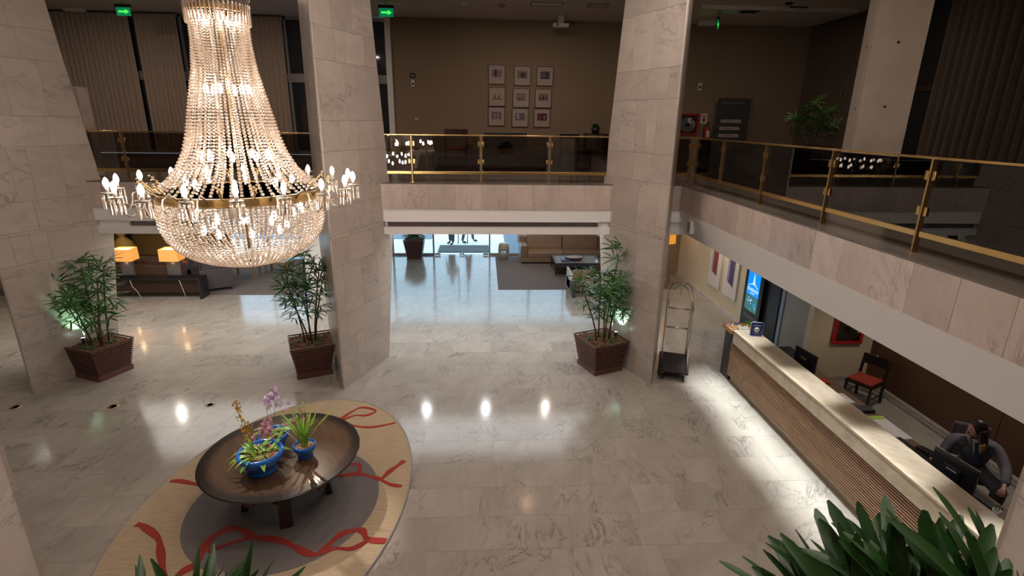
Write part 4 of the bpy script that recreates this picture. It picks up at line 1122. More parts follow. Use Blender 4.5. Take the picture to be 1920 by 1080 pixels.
MB().b6((4.792, Y0, .839), (4.802, Y1_, .845)).build('light_strip', LEDWARM, dk)
# lower work surface on the staff side
MB().b6((5.17, Y0, .74), (5.84, Y1_ - .2, .775)).build('worktop', mat('worktop_wood', (.17, .10, .06), .35), dk, .003)
MB().b6((5.78, Y0, .60), (5.82, Y1_ - .2, .74)).build('worktop_edge', DKWOOD, dk)
for y in (9.0, 7.1, 4.35, 2.6):
    MB().b6((5.2, y - .02, 0), (5.76, y + .02, .74)).build('side_panel', DKWOOD, dk)
# wooden tray at the far end of the desk with small bundles
tr = thing('wooden_tray', 'orange wooden tray at the far end of the reception counter', 'tray', (4.99, 9.49, 0))
TRW = mat('tray_wood', (.46, .22, .06), .45)
MB().b6((-.22, -.19, .98), (.30, .22, 1.0)).build('tray_base', TRW, tr)
for a, b in (((-.22, -.19, 1.0), (-.19, .22, 1.06)), ((.27, -.19, 1.0), (.30, .22, 1.06)), ((-.19, .19, 1.0), (.27, .22, 1.06)), ((-.19, -.19, 1.0), (.27, -.16, 1.04))):
    MB().b6(a, b).build('tray_side', TRW, tr)
MB().b6((-.16, -.16, .0), (.24, .18, .98)).build('tray_support', DKWOOD, tr)
q = random.Random(9)
cols = [(WHITE, 'white'), (PAPER, 'grey'), (YELLOWFL, 'yellow'), (PINKFL, 'pink'), (GREYLT, 'grey')]
placed = []
def bundle(): 
    pts = []
    mb = MB(); mb.ico((0, 0, .028), .034, 2, (1, 1, .8))
    mb.lathe([(0, .05), (.012, .052), (.028, .075), (0, .06)], 7)
    return mb
bm_ = [bundle().mesh('favour_bag', c) for c, _ in cols]
n = 0
for i in range(5):
    for j in range(4):
        bi_ = q.randrange(5); m_ = bm_[bi_]
        o = put('favour_bag', m_, None, (4.84 + i * .087 + q.uniform(-.008, .008), 9.37 + j * .085 + q.uniform(-.008, .008), 1.0), (0, 0, q.uniform(0, 6)), q.uniform(.95, 1.15),
                'small %s favour bag piled in the wooden tray' % cols[bi_][1], 'gift bag', 'favour bags in the tray')
lfp = thing('cut_greenery', 'sprig of green leaves lying at the back corner of the tray', 'leaves', (5.22, 9.6, 1.06))
for k in range(9):
    strap_leaf(lfp, (0, 0, .0), q.uniform(-1.6, 1.6), q.uniform(.12, .2), .035, .5, .2, LEAF2)
# blue rating card
sg = thing('score_sign', 'blue rounded counter sign with white score circle', 'sign', (5.04, 8.92, 1.10), R(-12))
rr = MB(); pl = []
for cx_, cz_, a0 in ((.07, .235, 0), (-.07, .235, 90), (-.07, .035, 180), (.07, .035, 270)):
    for k in range(5):
        a = R(a0 + 90 * k / 4); pl.append((cx_ + .035 * math.cos(a), cz_ + .03 * math.sin(a)))
nn = len(pl)
rr.add([(x, -.006, z) for x, z in pl] + [(x, .006, z) for x, z in pl], [tuple(range(nn)), tuple(reversed(range(nn, 2 * nn)))] + [(i, nn + i, nn + (i + 1) % nn, (i + 1) % nn) for i in range(nn)])
rr.build('card', NAVY, sg)
MB().add([(x * 1.08, -.002, .135 + (z - .135) * 1.06) for x, z in pl] + [(x * 1.08, .009, .135 + (z - .135) * 1.06) for x, z in pl], [tuple(range(nn)), tuple(reversed(range(nn, 2 * nn)))] + [(i, nn + i, nn + (i + 1) % nn, (i + 1) % nn) for i in range(nn)]).build('acrylic_backing', mat('acrylic', (.55, .6, .75), .2), sg)
MB().b6((-.08, -.03, 0), (.08, .08, .008)).build('foot', mat('acrylic_foot', (.5, .52, .6), .2), sg)
MB().cyl((0, -.0065, .13), (0, -.009, .13), .047, n=28).build('score_disc', WHITE, sg)
text('score_text', '8.2', .05, BLACK, sg, facing((0, -.0105, .13), (1, 0, 0), (0, 0, 1)))
for z, wd_ in ((.215, .12), (.20, .14), (.06, .07)):
    MB().b6((-wd_ / 2, -.0075, z), (wd_ / 2, -.0062, z + .006)).build('print_line', WHITE, sg)

# monitors
def monitor(x, y, rz, label, z0=.775, w_=.50, h_=.31):
    t = thing('computer_monitor', label, 'monitor', (x, y, z0), rz)
    MB().b6((-w_ / 2, -.02, .11), (w_ / 2, .012, .11 + h_)).build('casing', BLACK, t, .006)
    MB().b6((-w_ / 2 + .012, .0125, .122), (w_ / 2 - .012, .0135, .11 + h_ - .012)).build('screen', mat('monitor_screen', (.02, .02, .02), .2, emit=(.35, .5, .7), estr=.6), t)
    MB().b6((-w_ / 2 - .003, .011, .107), (w_ / 2 + .003, .014, .11)).b6((-w_ / 2 - .003, -.0, .107), (-w_ / 2, .014, .11 + h_)).b6((w_ / 2, -.0, .107), (w_ / 2 + .003, .014, .11 + h_)).b6((-w_ / 2, .004, .11 + h_), (w_ / 2, .014, .113 + h_)).build('bezel_edge', GREYLT, t)
    MB().b6((-.10, -.045, .17), (.10, -.02, .33)).build('rear_hump', BLACK, t, .01)
    v = MB(); v.b6((-.06, -.0465, .285), (.06, -.045, .30)); v.build('vent_slot', GREYLT, t)
    MB().b6((-.03, -.05, .0), (.03, -.025, .2)).build('stand', BLACK, t)
    MB().b6((-.12, -.10, 0), (.12, .08, .012)).build('base', BLACK, t, .005)
    return t
monitor(5.43, 4.98, R(-80), 'black monitor seen from behind beside the receptionist', h_=.33)
monitor(5.47, 8.02, R(-82), 'black monitor farther along the desk near the red chair')
# desk clutter
kb = thing('keyboard', 'black keyboard on the work surface below the near monitor', 'keyboard', (5.70, 4.86, .775), R(-85))
MB().b6((-.22, -.07, 0), (.22, .07, .018)).build('body', BLACK, kb, .004)
km = MB()
for a in range(14):
    for b in range(5): km.b6((-.21 + a * .03, -.062 + b * .025, .018), (-.21 + a * .03 + .025, -.062 + b * .025 + .02, .024))
km.build('key_field', mat('key_caps', (.03, .03, .03), .5), kb, kind='stuff')
MB().b6((5.62, 6.02, .775), (5.84, 6.60, .79)).build('paper_stack', PAPER, label='stack of white paper on the work surface', cat='papers', bevel=.002)
MB().b6((5.60, 6.52, .79), (5.82, 6.60, .796)).build('lime_folder', mat('lime_card', (.32, .55, .03), .5), label='lime green card strip lying on the paper stack', cat='card')
MB().b6((5.38, 5.36, .775), (5.62, 5.98, .85)).build('card_terminal', BLACK, label='long black printer box behind the near monitor', cat='printer', bevel=.01)
tp = thing('desk_phone', 'black desk telephone near the papers', 'telephone', (5.76, 5.72, .775), R(20))
MB().b6((-.09, -.1, 0), (.09, .1, .035)).build('body', BLACK, tp, .008); MB().tube([(-.06, -.08, .055), (-.06, .08, .055)], .018, 10).build('handset', DARK, tp)
MB().tube([(5.60, 5.28, .86), (5.60, 5.28, .863)], .016, 12).build('status_light', SCRTEAL, label='small turquoise status light on the desk equipment', cat='light')
MB().b6((5.45, 7.00, .775), (5.70, 7.3, .79)).build('white_tray', WHITE, label='white document tray in the middle of the work surface', cat='tray', bevel=.003)
MB().b6((5.60, 7.62, .775), (5.70, 7.80, .80)).build('red_box', FIRERED, label='small red and white box on the work surface', cat='box', bevel=.003)
MB().b6((5.50, 6.70, .775), (5.80, 6.86, .83)).build('stationery_box', BLACK, label='low black stationery box before the paper stack', cat='box', bevel=.006)
MB().b6((5.38, 8.28, .775), (5.72, 8.9, .90)).build('receipt_printer', BLACK, label='black printer at the far end of the work surface', cat='printer', bevel=.02)
cp = thing('pen_cup', 'white cup holding pens at the near end of the desk', 'cup', (5.60, 4.55, .775))
MB().lathe([(0, 0), (.035, 0), (.04, .09), (.034, .09), (.03, .01), (0, .01)], 16).build('cup', WHITE, cp)
for k in range(4): MB().cyl((0, 0, .02), (.03 * math.cos(k * 1.6), .03 * math.sin(k * 1.6), .15), .004, n=6).build('pen', YLEAF if k % 2 else BLACK, cp)
MB().b6((5.62, 3.9, .775), (5.82, 4.4, .80)).build('ledger', GREYLT, label='grey binder at the near end of the work surface', cat='binder', bevel=.004)

# ------------------------------------------------------------------ red chair
def chair(name, x, y, z, rz, label, seat_m, w_=.46, d_=.46, sh=.45, bh=.82, slat=True, fr_m=DARK, group=None, cushion=None):
    t = thing(name, label, 'chair', (x, y, z), rz, group)
    lw = .042
    for sx in (-1, 1):
        MB().bar((sx * (w_ / 2 - lw / 2), -d_ / 2 + lw / 2, 0), (sx * (w_ / 2 - lw / 2), -d_ / 2 + lw / 2, sh - .03), lw, lw, (0, 1, 0)).build('leg', fr_m, t, .003)
        MB().bar((sx * (w_ / 2 - lw / 2), d_ / 2 + .02, 0), (sx * (w_ / 2 - lw / 2), d_ / 2 - lw / 2, sh), lw, lw, (0, 1, 0)).bar((sx * (w_ / 2 - lw / 2), d_ / 2 - lw / 2, sh - .01), (sx * (w_ / 2 - lw / 2), d_ / 2 + .05, bh), lw, lw * .8, (0, 1, 0)).build('leg', fr_m, t, .003)
        MB().bar((sx * (w_ / 2 - lw / 2), -d_ / 2, .17), (sx * (w_ / 2 - lw / 2), d_ / 2, .17), .022, .022).build('stretcher', fr_m, t)
    MB().b6((-w_ / 2, -d_ / 2, sh - .065), (w_ / 2, d_ / 2, sh - .02)).build('seat_frame', fr_m, t, .003)
    MB().b6((-w_ / 2 + .02, -d_ / 2 + .01, sh - .02), (w_ / 2 - .02, d_ / 2 - .03, sh + .03)).build('seat', seat_m, t, .02)
    n = 8; vs = []
    for i in range(n + 1):
        u = i / n; xx = -w_ / 2 + w_ * u; yy = d_ / 2 + .05 + .035 * math.sin(PI * u)
        for dy, zz in ((-.012, bh - .17), (.012, bh - .17), (.022, bh + .02), (-.002, bh + .02)): vs.append((xx, yy + dy - .02, zz))
    fs = [(3, 2, 1, 0), (4 * n, 4 * n + 1, 4 * n + 2, 4 * n + 3)]
    for i in range(n):
        for k in range(4): fs.append((4 * i + k, 4 * i + (k + 1) % 4, 4 * i + 4 + (k + 1) % 4, 4 * i + 4 + k))
    MB().add(vs, fs).build('backrest', fr_m, t, .004)
    if cushion: MB().ico((0, d_ / 2 - .06, sh + .17), .17, 2, (1, .38, .8)).build('cushion', cushion, t)
    return t
chair('red_seat_chair', 6.93, 8.40, 0, R(-62), 'dark lacquered chair with red seat behind the reception desk', RED)

# ------------------------------------------------------------------ paintings, totem
def painting(y0, y1, z0, z1, label, strokes):
    t = thing('painting', label, 'painting', (6.47, (y0 + y1) / 2, z0))
    w_ = abs(y1 - y0)
    MB().b6((-.05, -w_ / 2, 0), (-.002, w_ / 2, z1 - z0)).build('canvas', CANVAS, t, .003)
    for a, b, c, m in strokes:
        MB().add([(-.052, w_ / 2 - a * w_, c), (-.052, w_ / 2 - b * w_, c - .07), (-.052, w_ / 2 - b * w_, z1 - z0), (-.052, w_ / 2 - a * w_, z1 - z0),
                  (-.049, w_ / 2 - a * w_, c), (-.049, w_ / 2 - b * w_, c - .07), (-.049, w_ / 2 - b * w_, z1 - z0), (-.049, w_ / 2 - a * w_, z1 - z0)],
                 ((3, 2, 1, 0), (4, 5, 6, 7), (0, 1, 5, 4), (1, 2, 6, 5), (2, 3, 7, 6), (3, 0, 4, 7))).build('paint_stroke', m, t)
painting(13.62, 14.36, .5, 2.35, 'tall canvas with a crimson brush band, farther of the two', [(.22, .34, .44, PAINTLIL), (.34, .72, .40, PAINTRED)])
painting(12.62, 13.38, .5, 2.35, 'tall canvas with a violet brush band beside the screen totem', [(.24, .38, .42, PAINTLIL), (.38, .74, .38, PAINTVIO)])
tt = thing('screen_totem', 'black totem with bright blue digital screen beside the desk', 'screen', (6.40, 11.80, 0))
MB().b6((-.06, -.58, 0), (.06, .27, 2.2)).build('cabinet', BLACK, tt, .01)
def ts(y0, y1, z0, z1, m, name, k=0): return MB().b6((-.064 - .001 * k, y0, z0), (-.060, y1, z1)).build(name, m, tt)
ts(-.43, .13, .98, 1.66, SCRBLUE, 'screen'); ts(-.43, .13, .60, .98, SCRPHOTO, 'screen')
# building emblem: tapering ribbed tower over an arc
em = MB()
for k in range(12):
    z = 1.262 + k * .022; hw = .075 - .0058 * k
    em.b6((-.0665, -.15 - hw, z), (-.064, -.15 + hw * .6, z + .014))
em.build('tower_emblem', SCRWHITE, tt)
MB().tube([(-.066, .06 - .42 * u, 1.195 + .065 * math.sin(PI * u)) for u in [i / 12 for i in range(13)]], .008, 5).build('emblem_arc', SCRWHITE, tt)
text('screen_text', 'GUARANI', .115, SCRWHITE, tt, facing((-.0675, -.15, 1.115), (0, -1, 0), (0, 0, 1)))
text('screen_text', 'ASUNCION', .04, SCRWHITE, tt, facing((-.0675, -.15, 1.035), (0, -1, 0), (0, 0, 1)))
text('totem_text', 'GUARANI', .135, GREYLT, tt, facing((-.062, -.20, .44), (0, -1, 0), (0, 0, 1)))
pq = random.Random(12)
for k in range(15):
    e = MB(); e.ico((0, 0, 0), 1, 1, (1, 1, 1))
    a = pq.uniform(0, 6.3); r_ = pq.uniform(.0, .085)
    e.build('screen_petal', (SCRLILAC, SCRLILAC, SCRWHITE)[k % 3], tt, loc=(-.0645, -.12 + r_ * math.cos(a), .84 + r_ * 1.1 * math.sin(a)), rot=(a, 0, 0), scale=(.002, pq.uniform(.015, .03), pq.uniform(.008, .014)))
for k in range(12):
    e = MB(); e.ico((0, 0, 0), 1, 1, (1, 1, 1))
    e.build('screen_leaf', (SCRTEAL, SCRBLUE, SCRTEAL, SCRWHITE)[k % 4], tt, loc=(-.0643, pq.uniform(-.36, .10), pq.uniform(.63, .93)), rot=(pq.uniform(0, 3), 0, 0), scale=(.0015, pq.uniform(.03, .07), .009))
# glass partition by the office
gp = thing('glass_partition', 'frosted glass partition with pale metal edge behind the desk', 'partition', (6.47, 0, 0))
MB().b6((-.005, 9.30, 0.02), (.012, 10.5, 2.68)).build('glass_panel', FROST, gp)
MB().b6((-.02, 9.27, 0), (.02, 9.30, 2.68)).build('edge_profile', mat('pale_profile', (.45, .48, .58), .3), gp)
MB().b6((-.03, 10.5, 0), (.03, 10.62, 2.68)).build('edge_profile', mat('blue_profile', (.22, .27, .36), .3), gp)
MB().b6((.5, 10.4, 0), (.55, 11.2, 2.66)).build('inner_panel', CREAM, gp)
dr = MB().b6((6.42, 10.65, 0), (6.46, 11.2, 2.66)).build('dark_doorway', BLACK, label='black doorway panel between totem and glass partition', cat='door', kind='structure')

# ------------------------------------------------------------------ fire equipment
def hose_cabinet(loc, rz, label, w_=.72, h_=.72):
    t = thing('fire_hose_cabinet', label, 'fire hose cabinet', loc, rz)
    MB().b6((-w_ / 2, -.02, 0), (w_ / 2, -.001, h_)).build('back_plate', mat('cabinet_inside', (.10, .015, .012), .6), t)
    f = MB(); e = .06
    f.b6((-w_ / 2, -.07, 0), (w_ / 2, -.02, e)); f.b6((-w_ / 2, -.07, h_ - e), (w_ / 2, -.02, h_)); f.b6((-w_ / 2, -.07, e), (-w_ / 2 + e, -.02, h_ - e)); f.b6((w_ / 2 - e, -.07, e), (w_ / 2, -.02, h_ - e))
    f.build('frame', FIRERED, t)
    cl = MB()
    for k in range(6):
        r = .10 + .032 * k
        cl.tube([(r * 1.05 * math.cos(a) - .02, -.04, h_ * .47 + r * .9 * math.sin(a)) for a in [2 * PI * i / 26 for i in range(26)]], .016, 6, closed=True)
    cl.build('hose_coil', GREYLT, t)
    MB().tube([(.1, -.055, h_ * .5), (.2, -.06, h_ * .65), (.24, -.06, h_ * .5), (.18, -.06, h_ * .35)], .015, 6).build('nozzle', WHITE, t)
    MB().b6((-w_ / 2 + e, -.062, e), (w_ / 2 - e, -.058, h_ - e)).build('glass_door', CLEAR, t)
    MB().b6((-.02, -.066, h_ * .58), (.10, -.062, h_ * .80)).build('label_card', WHITE, t)
    MB().tube([(.04 + .032 * math.cos(a), -.068, h_ * .70 + .032 * math.sin(a)) for a in [2 * PI * i / 16 for i in range(16)]], .006, 5, closed=True).build('label_ring', FIRERED, t)
    return t
hose_cabinet((7.03, 9.25, .81), 0, 'red framed fire hose cabinet on the wall behind the red chair', .60, .64)
hose_cabinet((7.16, 19.2, 4.45), 0, 'red fire hose cabinet on the dark gallery wall')
ex = thing('fire_extinguisher', 'red fire extinguisher on the gallery wall under an arrow sign', 'fire extinguisher', (7.83, 19.05, 4.25))
MB().lathe([(0, 0), (.08, 0), (.09, .02), (.09, .42), (.06, .49), (.025, .52), (.025, .56), (0, .56)], 18).build('cylinder', FIRERED, ex)
MB().b6((-.05, -.093, .14), (.05, -.085, .36)).build('label_card', PAPER, ex)
MB().bar((-.06, 0, .58), (.09, 0, .60), .03, .02).bar((-.02, 0, .62), (.10, 0, .66), .03, .015).build('valve_handle', BLACK, ex)
MB().tube([(-.03, 0, .56), (-.13, -.02, .5), (-.15, -.02, .25), (-.12, -.02, .1)], .014, 7).build('hose', BLACK, ex)
MB().b6((-.05, .09, .2), (.05, .15, .3)).build('wall_bracket', BLACK, ex)
es = thing('extinguisher_sign', 'white and red arrow sign above the gallery fire extinguisher', 'sign', (7.72, 19.19, 4.84))
MB().b6((-.12, -.008, 0), (.12, .0, .34)).build('plate', WHITE, es)
MB().add([(-.035, -.011, .15), (.035, -.011, .15), (.035, -.011, .25), (-.035, -.011, .25), (-.08, -.011, .15), (.08, -.011, .15), (0, -.011, .03)], ((0, 1, 2, 3), (4, 6, 5))).build('arrow', FIRERED, es)
for sx in (-.06, .06): MB().b6((sx - .03, -.011, .27), (sx + .03, -.009, .30)).build('print_mark', FIRERED, es)
# direction board
db = thing('direction_board', 'dark freestanding direction board with three white arrows', 'sign', (8.55, 18.9, 3.66), 0)
MB().b6((-.50, -.03, .0), (.62, .03, 2.02)).build('board', SIGNGREY, db, .004)
for k, z in enumerate((1.22, .98, .74)):
    s = -1 if k == 0 else 1; x0, x1 = -.38, .36; 
    P = [(x0, z), (x1 - .06, z), (x1, z + .055), (x1 - .06, z + .11), (x0, z + .11)]
    if s < 0: P = [(-(x - .0) + (x0 + x1), zz) for x, zz in P][::-1]
    MB().add([(x, -.036, zz) for x, zz in P] + [(x, -.031, zz) for x, zz in P], [tuple(range(5)), tuple(reversed(range(5, 10)))] + [(i, 5 + i, 5 + (i + 1) % 5, (i + 1) % 5) for i in range(5)]).build('arrow_sign', mat('arrow_plate', (.42, .38, .36), .5), db)
    MB().b6((-.18, -.038, z + .045), (.12, -.0362, z + .06)).build('print_line', SIGNGREY, db)
text('board_text', 'HOTEL GUARANI', .10, GREYLT, db, facing((.0, -.032, 1.86), (1, 0, 0), (0, 0, 1)))

# ------------------------------------------------------------------ nine framed prints
rows_ = ('top', 'middle', 'bottom'); cols_ = ('left', 'centre', 'right')
desc = [['brown doorway photo', 'mottled brown photo', 'pale sky photo with dark block'], ['photo of two small figures', 'sand coloured photo with two dots', 'photo of three dark figures'], ['dark speckled photo', 'violet speckled photo', 'photo with a red curtain shape']]
pm = [[PHOTO1, PHOTO1, PHOTO3], [PASSE, PHOTO2, PHOTO1], [PHOTO1, PHOTO3, PRINTDK]]
pq = random.Random(3)
for r_i, zc in enumerate((6.32, 5.62, 4.98)):
    for c_i, xc in enumerate((0.48, 1.30, 2.07)):
        t = thing('framed_print', 'dark framed %s, %s of the %s row of nine' % (desc[r_i][c_i], cols_[c_i], rows_[r_i]), 'picture', (xc + pq.uniform(-.012, .012) + (.03 - .03 * r_i if c_i else 0), 19.19, zc - (.03 if c_i else 0)), 0, 'nine framed prints on the gallery wall')
        MB().b6((-.285, -.03, -.31), (.285, -.002, .31)).build('frame', FRAMEW, t, .003)
        MB().b6((-.262, -.033, -.287), (.262, -.03, .287)).build('mount', PASSE, t)
        MB().b6((-.165, -.035, -.085), (.165, -.033, .155)).build('print', pm[r_i][c_i], t)
        shp = {(0, 0): [(-.08, 0, -.06, .15)], (0, 1): [(-.06, .10, -.04, .1)], (0, 2): [(.02, .10, -.05, .12), (-.15, .15, -.08, -.05)], (1, 0): [(-.09, -.05, -.04, .05), (.05, .09, -.04, .05), (-.16, .16, -.08, -.055)],
               (1, 1): [(-.10, -.04, -.06, -.01), (.01, .07, -.06, -.01)], (1, 2): [(-.13, -.08, -.04, .05), (-.02, .03, -.06, .09), (.09, .13, -.04, .05)], (2, 0): [(-.08, -.04, -.06, .10), (.03, .07, -.06, .10)], (2, 1): [(-.11, -.03, -.03, .12)], (2, 2): [(-.11, -.03, -.05, .12), (.06, .09, -.05, .10)]}[(r_i, c_i)]
        for k, (a, b, c, d) in enumerate(shp):
            MB().b6((a, -.037, c), (b, -.035, d)).build('printed_shape', RUGR if (r_i, c_i, k) == (2, 2, 0) else (PASSE if r_i == 2 else PRINTDK), t)

# ------------------------------------------------------------------ ceiling and wall devices
def exit_sign(x, y, z, rz, label, s=1.0):
    t = thing('exit_sign', label, 'sign', (x, y, z), rz)
    MB().b6((-.19 * s, -.03, .0), (.19 * s, .03, .07 * s)).build('housing', BLACK, t, .004)
    MB().b6((-.17 * s, -.006, -.19 * s), (.17 * s, .006, 0)).build('lit_plate', EXITG, t)
    for sy in (-1, 1):
        y_ = sy * .0085
        MB().add([(-.12 * s, y_, -.115 * s), (.04 * s, y_, -.115 * s), (.04 * s, y_, -.075 * s), (-.12 * s, y_, -.075 * s), (.04 * s, y_, -.15 * s), (.13 * s, y_, -.095 * s), (.04 * s, y_, -.04 * s)], ((0, 1, 2, 3), (4, 5, 6))).build('arrow', EXITARROW, t)
    MB().cyl((0, 0, .07 * s), (0, 0, 8.0 - z), .008, n=6).build('hanger', BLACK, t)
exit_sign(-10.26, 17.5, 7.80, 0, 'green exit sign on the ceiling left of the chandelier', 1.15)
exit_sign(-2.70, 16.8, 7.82, 0, 'green exit sign on the ceiling beside the middle column', 1.15)
exit_sign(7.02, 17.2, 7.78, R(62), 'green exit sign turned sideways over the right gallery', 1.15)
def ceiling_vent(x, y, w_, d_, label, n=6, m=GREYLT):
    t = thing('ceiling_vent', label, 'vent', (x, y, 8.0))
    MB().b6((-w_ / 2, -d_ / 2, -.02), (w_ / 2, d_ / 2, -.002)).build('frame', m, t)
    for k in range(n):
        f = 1 - k / n * .85
        if k % 2 == 0: MB().lathe([(f * .48, -.03), (f * .5, -.03), (f * .5, -.02), (f * .48, -.02), (f * .48, -.03)], 4, sx=w_ * 1.41, sy=d_ * 1.41, rz=0, smooth=False).build('louvre', BLACK, t, rot=(0, 0, 0))
for x, y, w_, d_, lb in ((1.80, 16.6, .9, .5, 'square louvred ceiling vent above the nine prints'), (3.25, 16.6, .55, .4, 'plain ceiling hatch beside the right column top'), (7.8, 16.9, .5, .35, 'small dark ceiling vent over the right gallery'), (8.85, 16.3, .5, .35, 'dark slot vent farthest right on the ceiling')):
    t = thing('ceiling_vent', lb, 'vent', (x, y, 8.0))
    fr = MB()
    fr.b6((-w_ / 2, -d_ / 2, -.03), (w_ / 2, -d_ / 2 + .03, 0)); fr.b6((-w_ / 2, d_ / 2 - .03, -.03), (w_ / 2, d_ / 2, 0)); fr.b6((-w_ / 2, -d_ / 2, -.03), (-w_ / 2 + .03, d_ / 2, 0)); fr.b6((w_ / 2 - .03, -d_ / 2, -.03), (w_ / 2, d_ / 2, 0))
    fr.build('frame', GREYLT if x < 5 else BLACK, t)
    MB().b6((-w_ / 2 + .02, -d_ / 2 + .02, -.012), (w_ / 2 - .02, d_ / 2 - .02, -.002)).build('backing', BLACK if 'louvred' in lb or x > 5 else CEIL, t)
    if 'louvred' in lb:
        for k in range(5): MB().box((0, -d_ / 2 + .08 + k * .08, -.02), (w_ - .06, .025, .012)).build('louvre', WHITE, t)
pj = thing('ceiling_projector', 'white projector hanging from the gallery ceiling', 'projector', (2.45, 18.3, 7.72))
MB().b6((-.24, -.14, -.06), (.24, .14, .05)).build('housing', WHITE, pj, .02); MB().b6((-.09, -.05, .05), (.09, .05, .28)).build('bracket', WHITE, pj, .01); MB().cyl((-.12, -.145, 0), (-.12, -.16, 0), .03, n=14).build('lens', BLACK, pj)
MB().b6((7.0, 18.5, 7.86), (7.5, 18.8, 8.0)).build('emergency_light', WHITE, label='white box light on the ceiling beside right column top', cat='light', bevel=.02)
MB().b6((-12.9, 18.9, 7.90), (-12.3, 19.1, 8.0)).build('emergency_light', WHITE, label='white box light on the ceiling at far left', cat='light', bevel=.02)
def detector(x, y, label, m=WHITE, r=.11):
    t = thing('smoke_detector', label, 'detector', (x, y, 8.0)); MB().lathe([(0, 0), (r, 0), (r * .95, -.03), (r * .5, -.06), (0, -.06)], 16).build('housing', m, t); MB().cyl((0, 0, -.06), (0, 0, -.075), r * .25, n=10).build('sensor', GREYLT, t)
detector(-.5, 16.75, 'white ceiling detector left of the louvred vent'); detector(.55, 16.9, 'round brass coloured ceiling detector nearest the vent', DBRASS)
detector(8.3, 15.7, 'dark ceiling detector over the right gallery', BLACK)
MB().b6((6.1, 16.2, 7.90), (10.6, 16.26, 8.0)).build('trim_6', PLASTER, kind='structure')
def gadget(x, z, w_, h_, label, m, name='wall_control', cat='switch'):
    t = thing(name, label, cat, (x, 19.19, z)); MB().b6((-w_ / 2, -.035, -h_ / 2), (w_ / 2, 0, h_ / 2)).build('housing', m, t, .008); MB().b6((-w_ * .25, -.042, -h_ * .25), (w_ * .25, -.035, h_ * .1)).build('panel', BLACK if m is not BLACK else GREYLT, t)
gadget(-2.32, 6.25, .17, .14, 'dark wall control above the white dispenser', BLACK); gadget(-2.32, 6.0, .11, .2, 'small white wall unit below the dark control', WHITE)
gadget(-2.26, 4.85, .10, .10, 'small round button unit low on the gallery wall', WHITE); gadget(7.45, 6.05, .13, .24, 'white wall unit above the gallery fire hose cabinet', WHITE)
# brass floor covers
for k, (x, y, lb) in enumerate(((-8.11, 8.65, 'brass floor outlet cover at the left edge of the floor'), (-6.46, 8.62, 'solid brass floor outlet cover in front of the left palm'), (-4.82, 8.63, 'ringed floor outlet cover nearest the oval rug'))):
    t = thing('floor_outlet', lb, 'floor outlet', (x, y, 0.0))
    MB().lathe([(0, .002), (.05, .003), (.08, .003), (.088, .0)], 28).build('cover', GREYLT if k == 2 else DBRASS, t); MB().lathe([(.055, .003), (.06, .005), (.065, .003)], 28).build('ring', DBRASS, t)

# visible lenses of the downlights under the gallery
k = 0
for (x, y) in ((-7.97, 12.9), (-1.54, 12.9), (0.05, 12.9), (1.68, 12.9)):
    pass
DL = [((-7.97, 12.9, 2.66), 'first from the left in front of the lounge'), ((-1.54, 12.9, 2.66), 'between the two columns, left of three'), ((.05, 12.9, 2.66), 'between the two columns, middle of three'), ((1.68, 12.9, 2.66), 'between the two columns, right of three'),
      ((4.87, 9.05, 2.68), 'over the score sign'), ((4.87, 7.0, 2.68), 'over the counter beside the red chair'), ((4.87, 5.25, 2.68), 'over the counter by the receptionist'), ((4.87, 3.6, 2.68), 'over the near end of the counter'),
      ((6.0, 15.9, 2.66), 'nearest the tripod lamp'), ((6.0, 14.2, 2.66), 'over the crimson painting'), ((6.0, 13.0, 2.66), 'over the violet painting')]
for (x, y, z), where in DL:
    t = thing('downlight', 'recessed round downlight ' + where, 'downlight', (x, y, z), 0, 'downlights under the gallery')
    MB().lathe([(.048, -.004), (.07, -.004), (.07, 0), (.048, 0), (.048, -.004)], 20, smooth=False).build('trim_ring', STEEL, t)
    MB().cyl((0, 0, -.001), (0, 0, .0), .046, n=16).build('lens', DLIGHT, t)
# ------------------------------------------------------------------ lounge right: rug, sofa, tables, stool, lamp
MB().b6((.45, 15.29, 0.001), (5.88, 19.3, .012)).build('lobby_rug', LOBBYRUG, label='plain taupe rug under the lobby sofa', cat='rug', bevel=.003)
def sofa(x, y, z, rz, L_, label, m, seats=2, d_=.95, sh=.42, bh=.85, aw=.24, feet=STEEL, arm_h=.62):
    t = thing('sofa', label, 'sofa', (x, y, z), rz)
    MB().b6((0, -d_ / 2, .06), (L_, d_ / 2, .24)).build('base', m, t, .015)
    MB().b6((0.0, d_ / 2 - .26, .24), (L_, d_ / 2, bh - .10)).build('back', m, t, .03)
    for a in (0, L_ - aw): MB().b6((a, -d_ / 2, .24), (a + aw, d_ / 2 - .02, arm_h)).build('arm', m, t, .03)
    w_ = (L_ - 2 * aw) / seats
    for k in range(seats):
        a = aw + k * w_
        MB().b6((a + .005, -d_ / 2 - .01, .24), (a + w_ - .005, d_ / 2 - .24, sh)).build('seat_cushion', m, t, .04)
        mb = MB().b6((a + .01, 0, 0), (a + w_ - .01, .2, bh - sh + .06)); mb.build('back_cushion', m, t, .05, loc=(0, d_ / 2 - .42, sh - .01), rot=(R(-9), 0, 0))
    for a in (.06, L_ - .06):
        for b in (-d_ / 2 + .06, d_ / 2 - .06): MB().cyl((a, b, 0), (a, b, .07), .02, n=8).build('foot', feet, t)
    return t
sofa(1.32, 18.75, .012, 0, 3.1, 'taupe leather sofa beside the entrance glazing', SOFA, d_=1.0, bh=.95, arm_h=.66)
sf2 = thing('folded_throw', 'pale cloth hanging over the back corner of the taupe sofa', 'cloth', (1.42, 19.30, .012))
MB().b6((-.16, -.05, .55), (.14, .02, 1.0)).build('cloth', WHITE, sf2, .03)
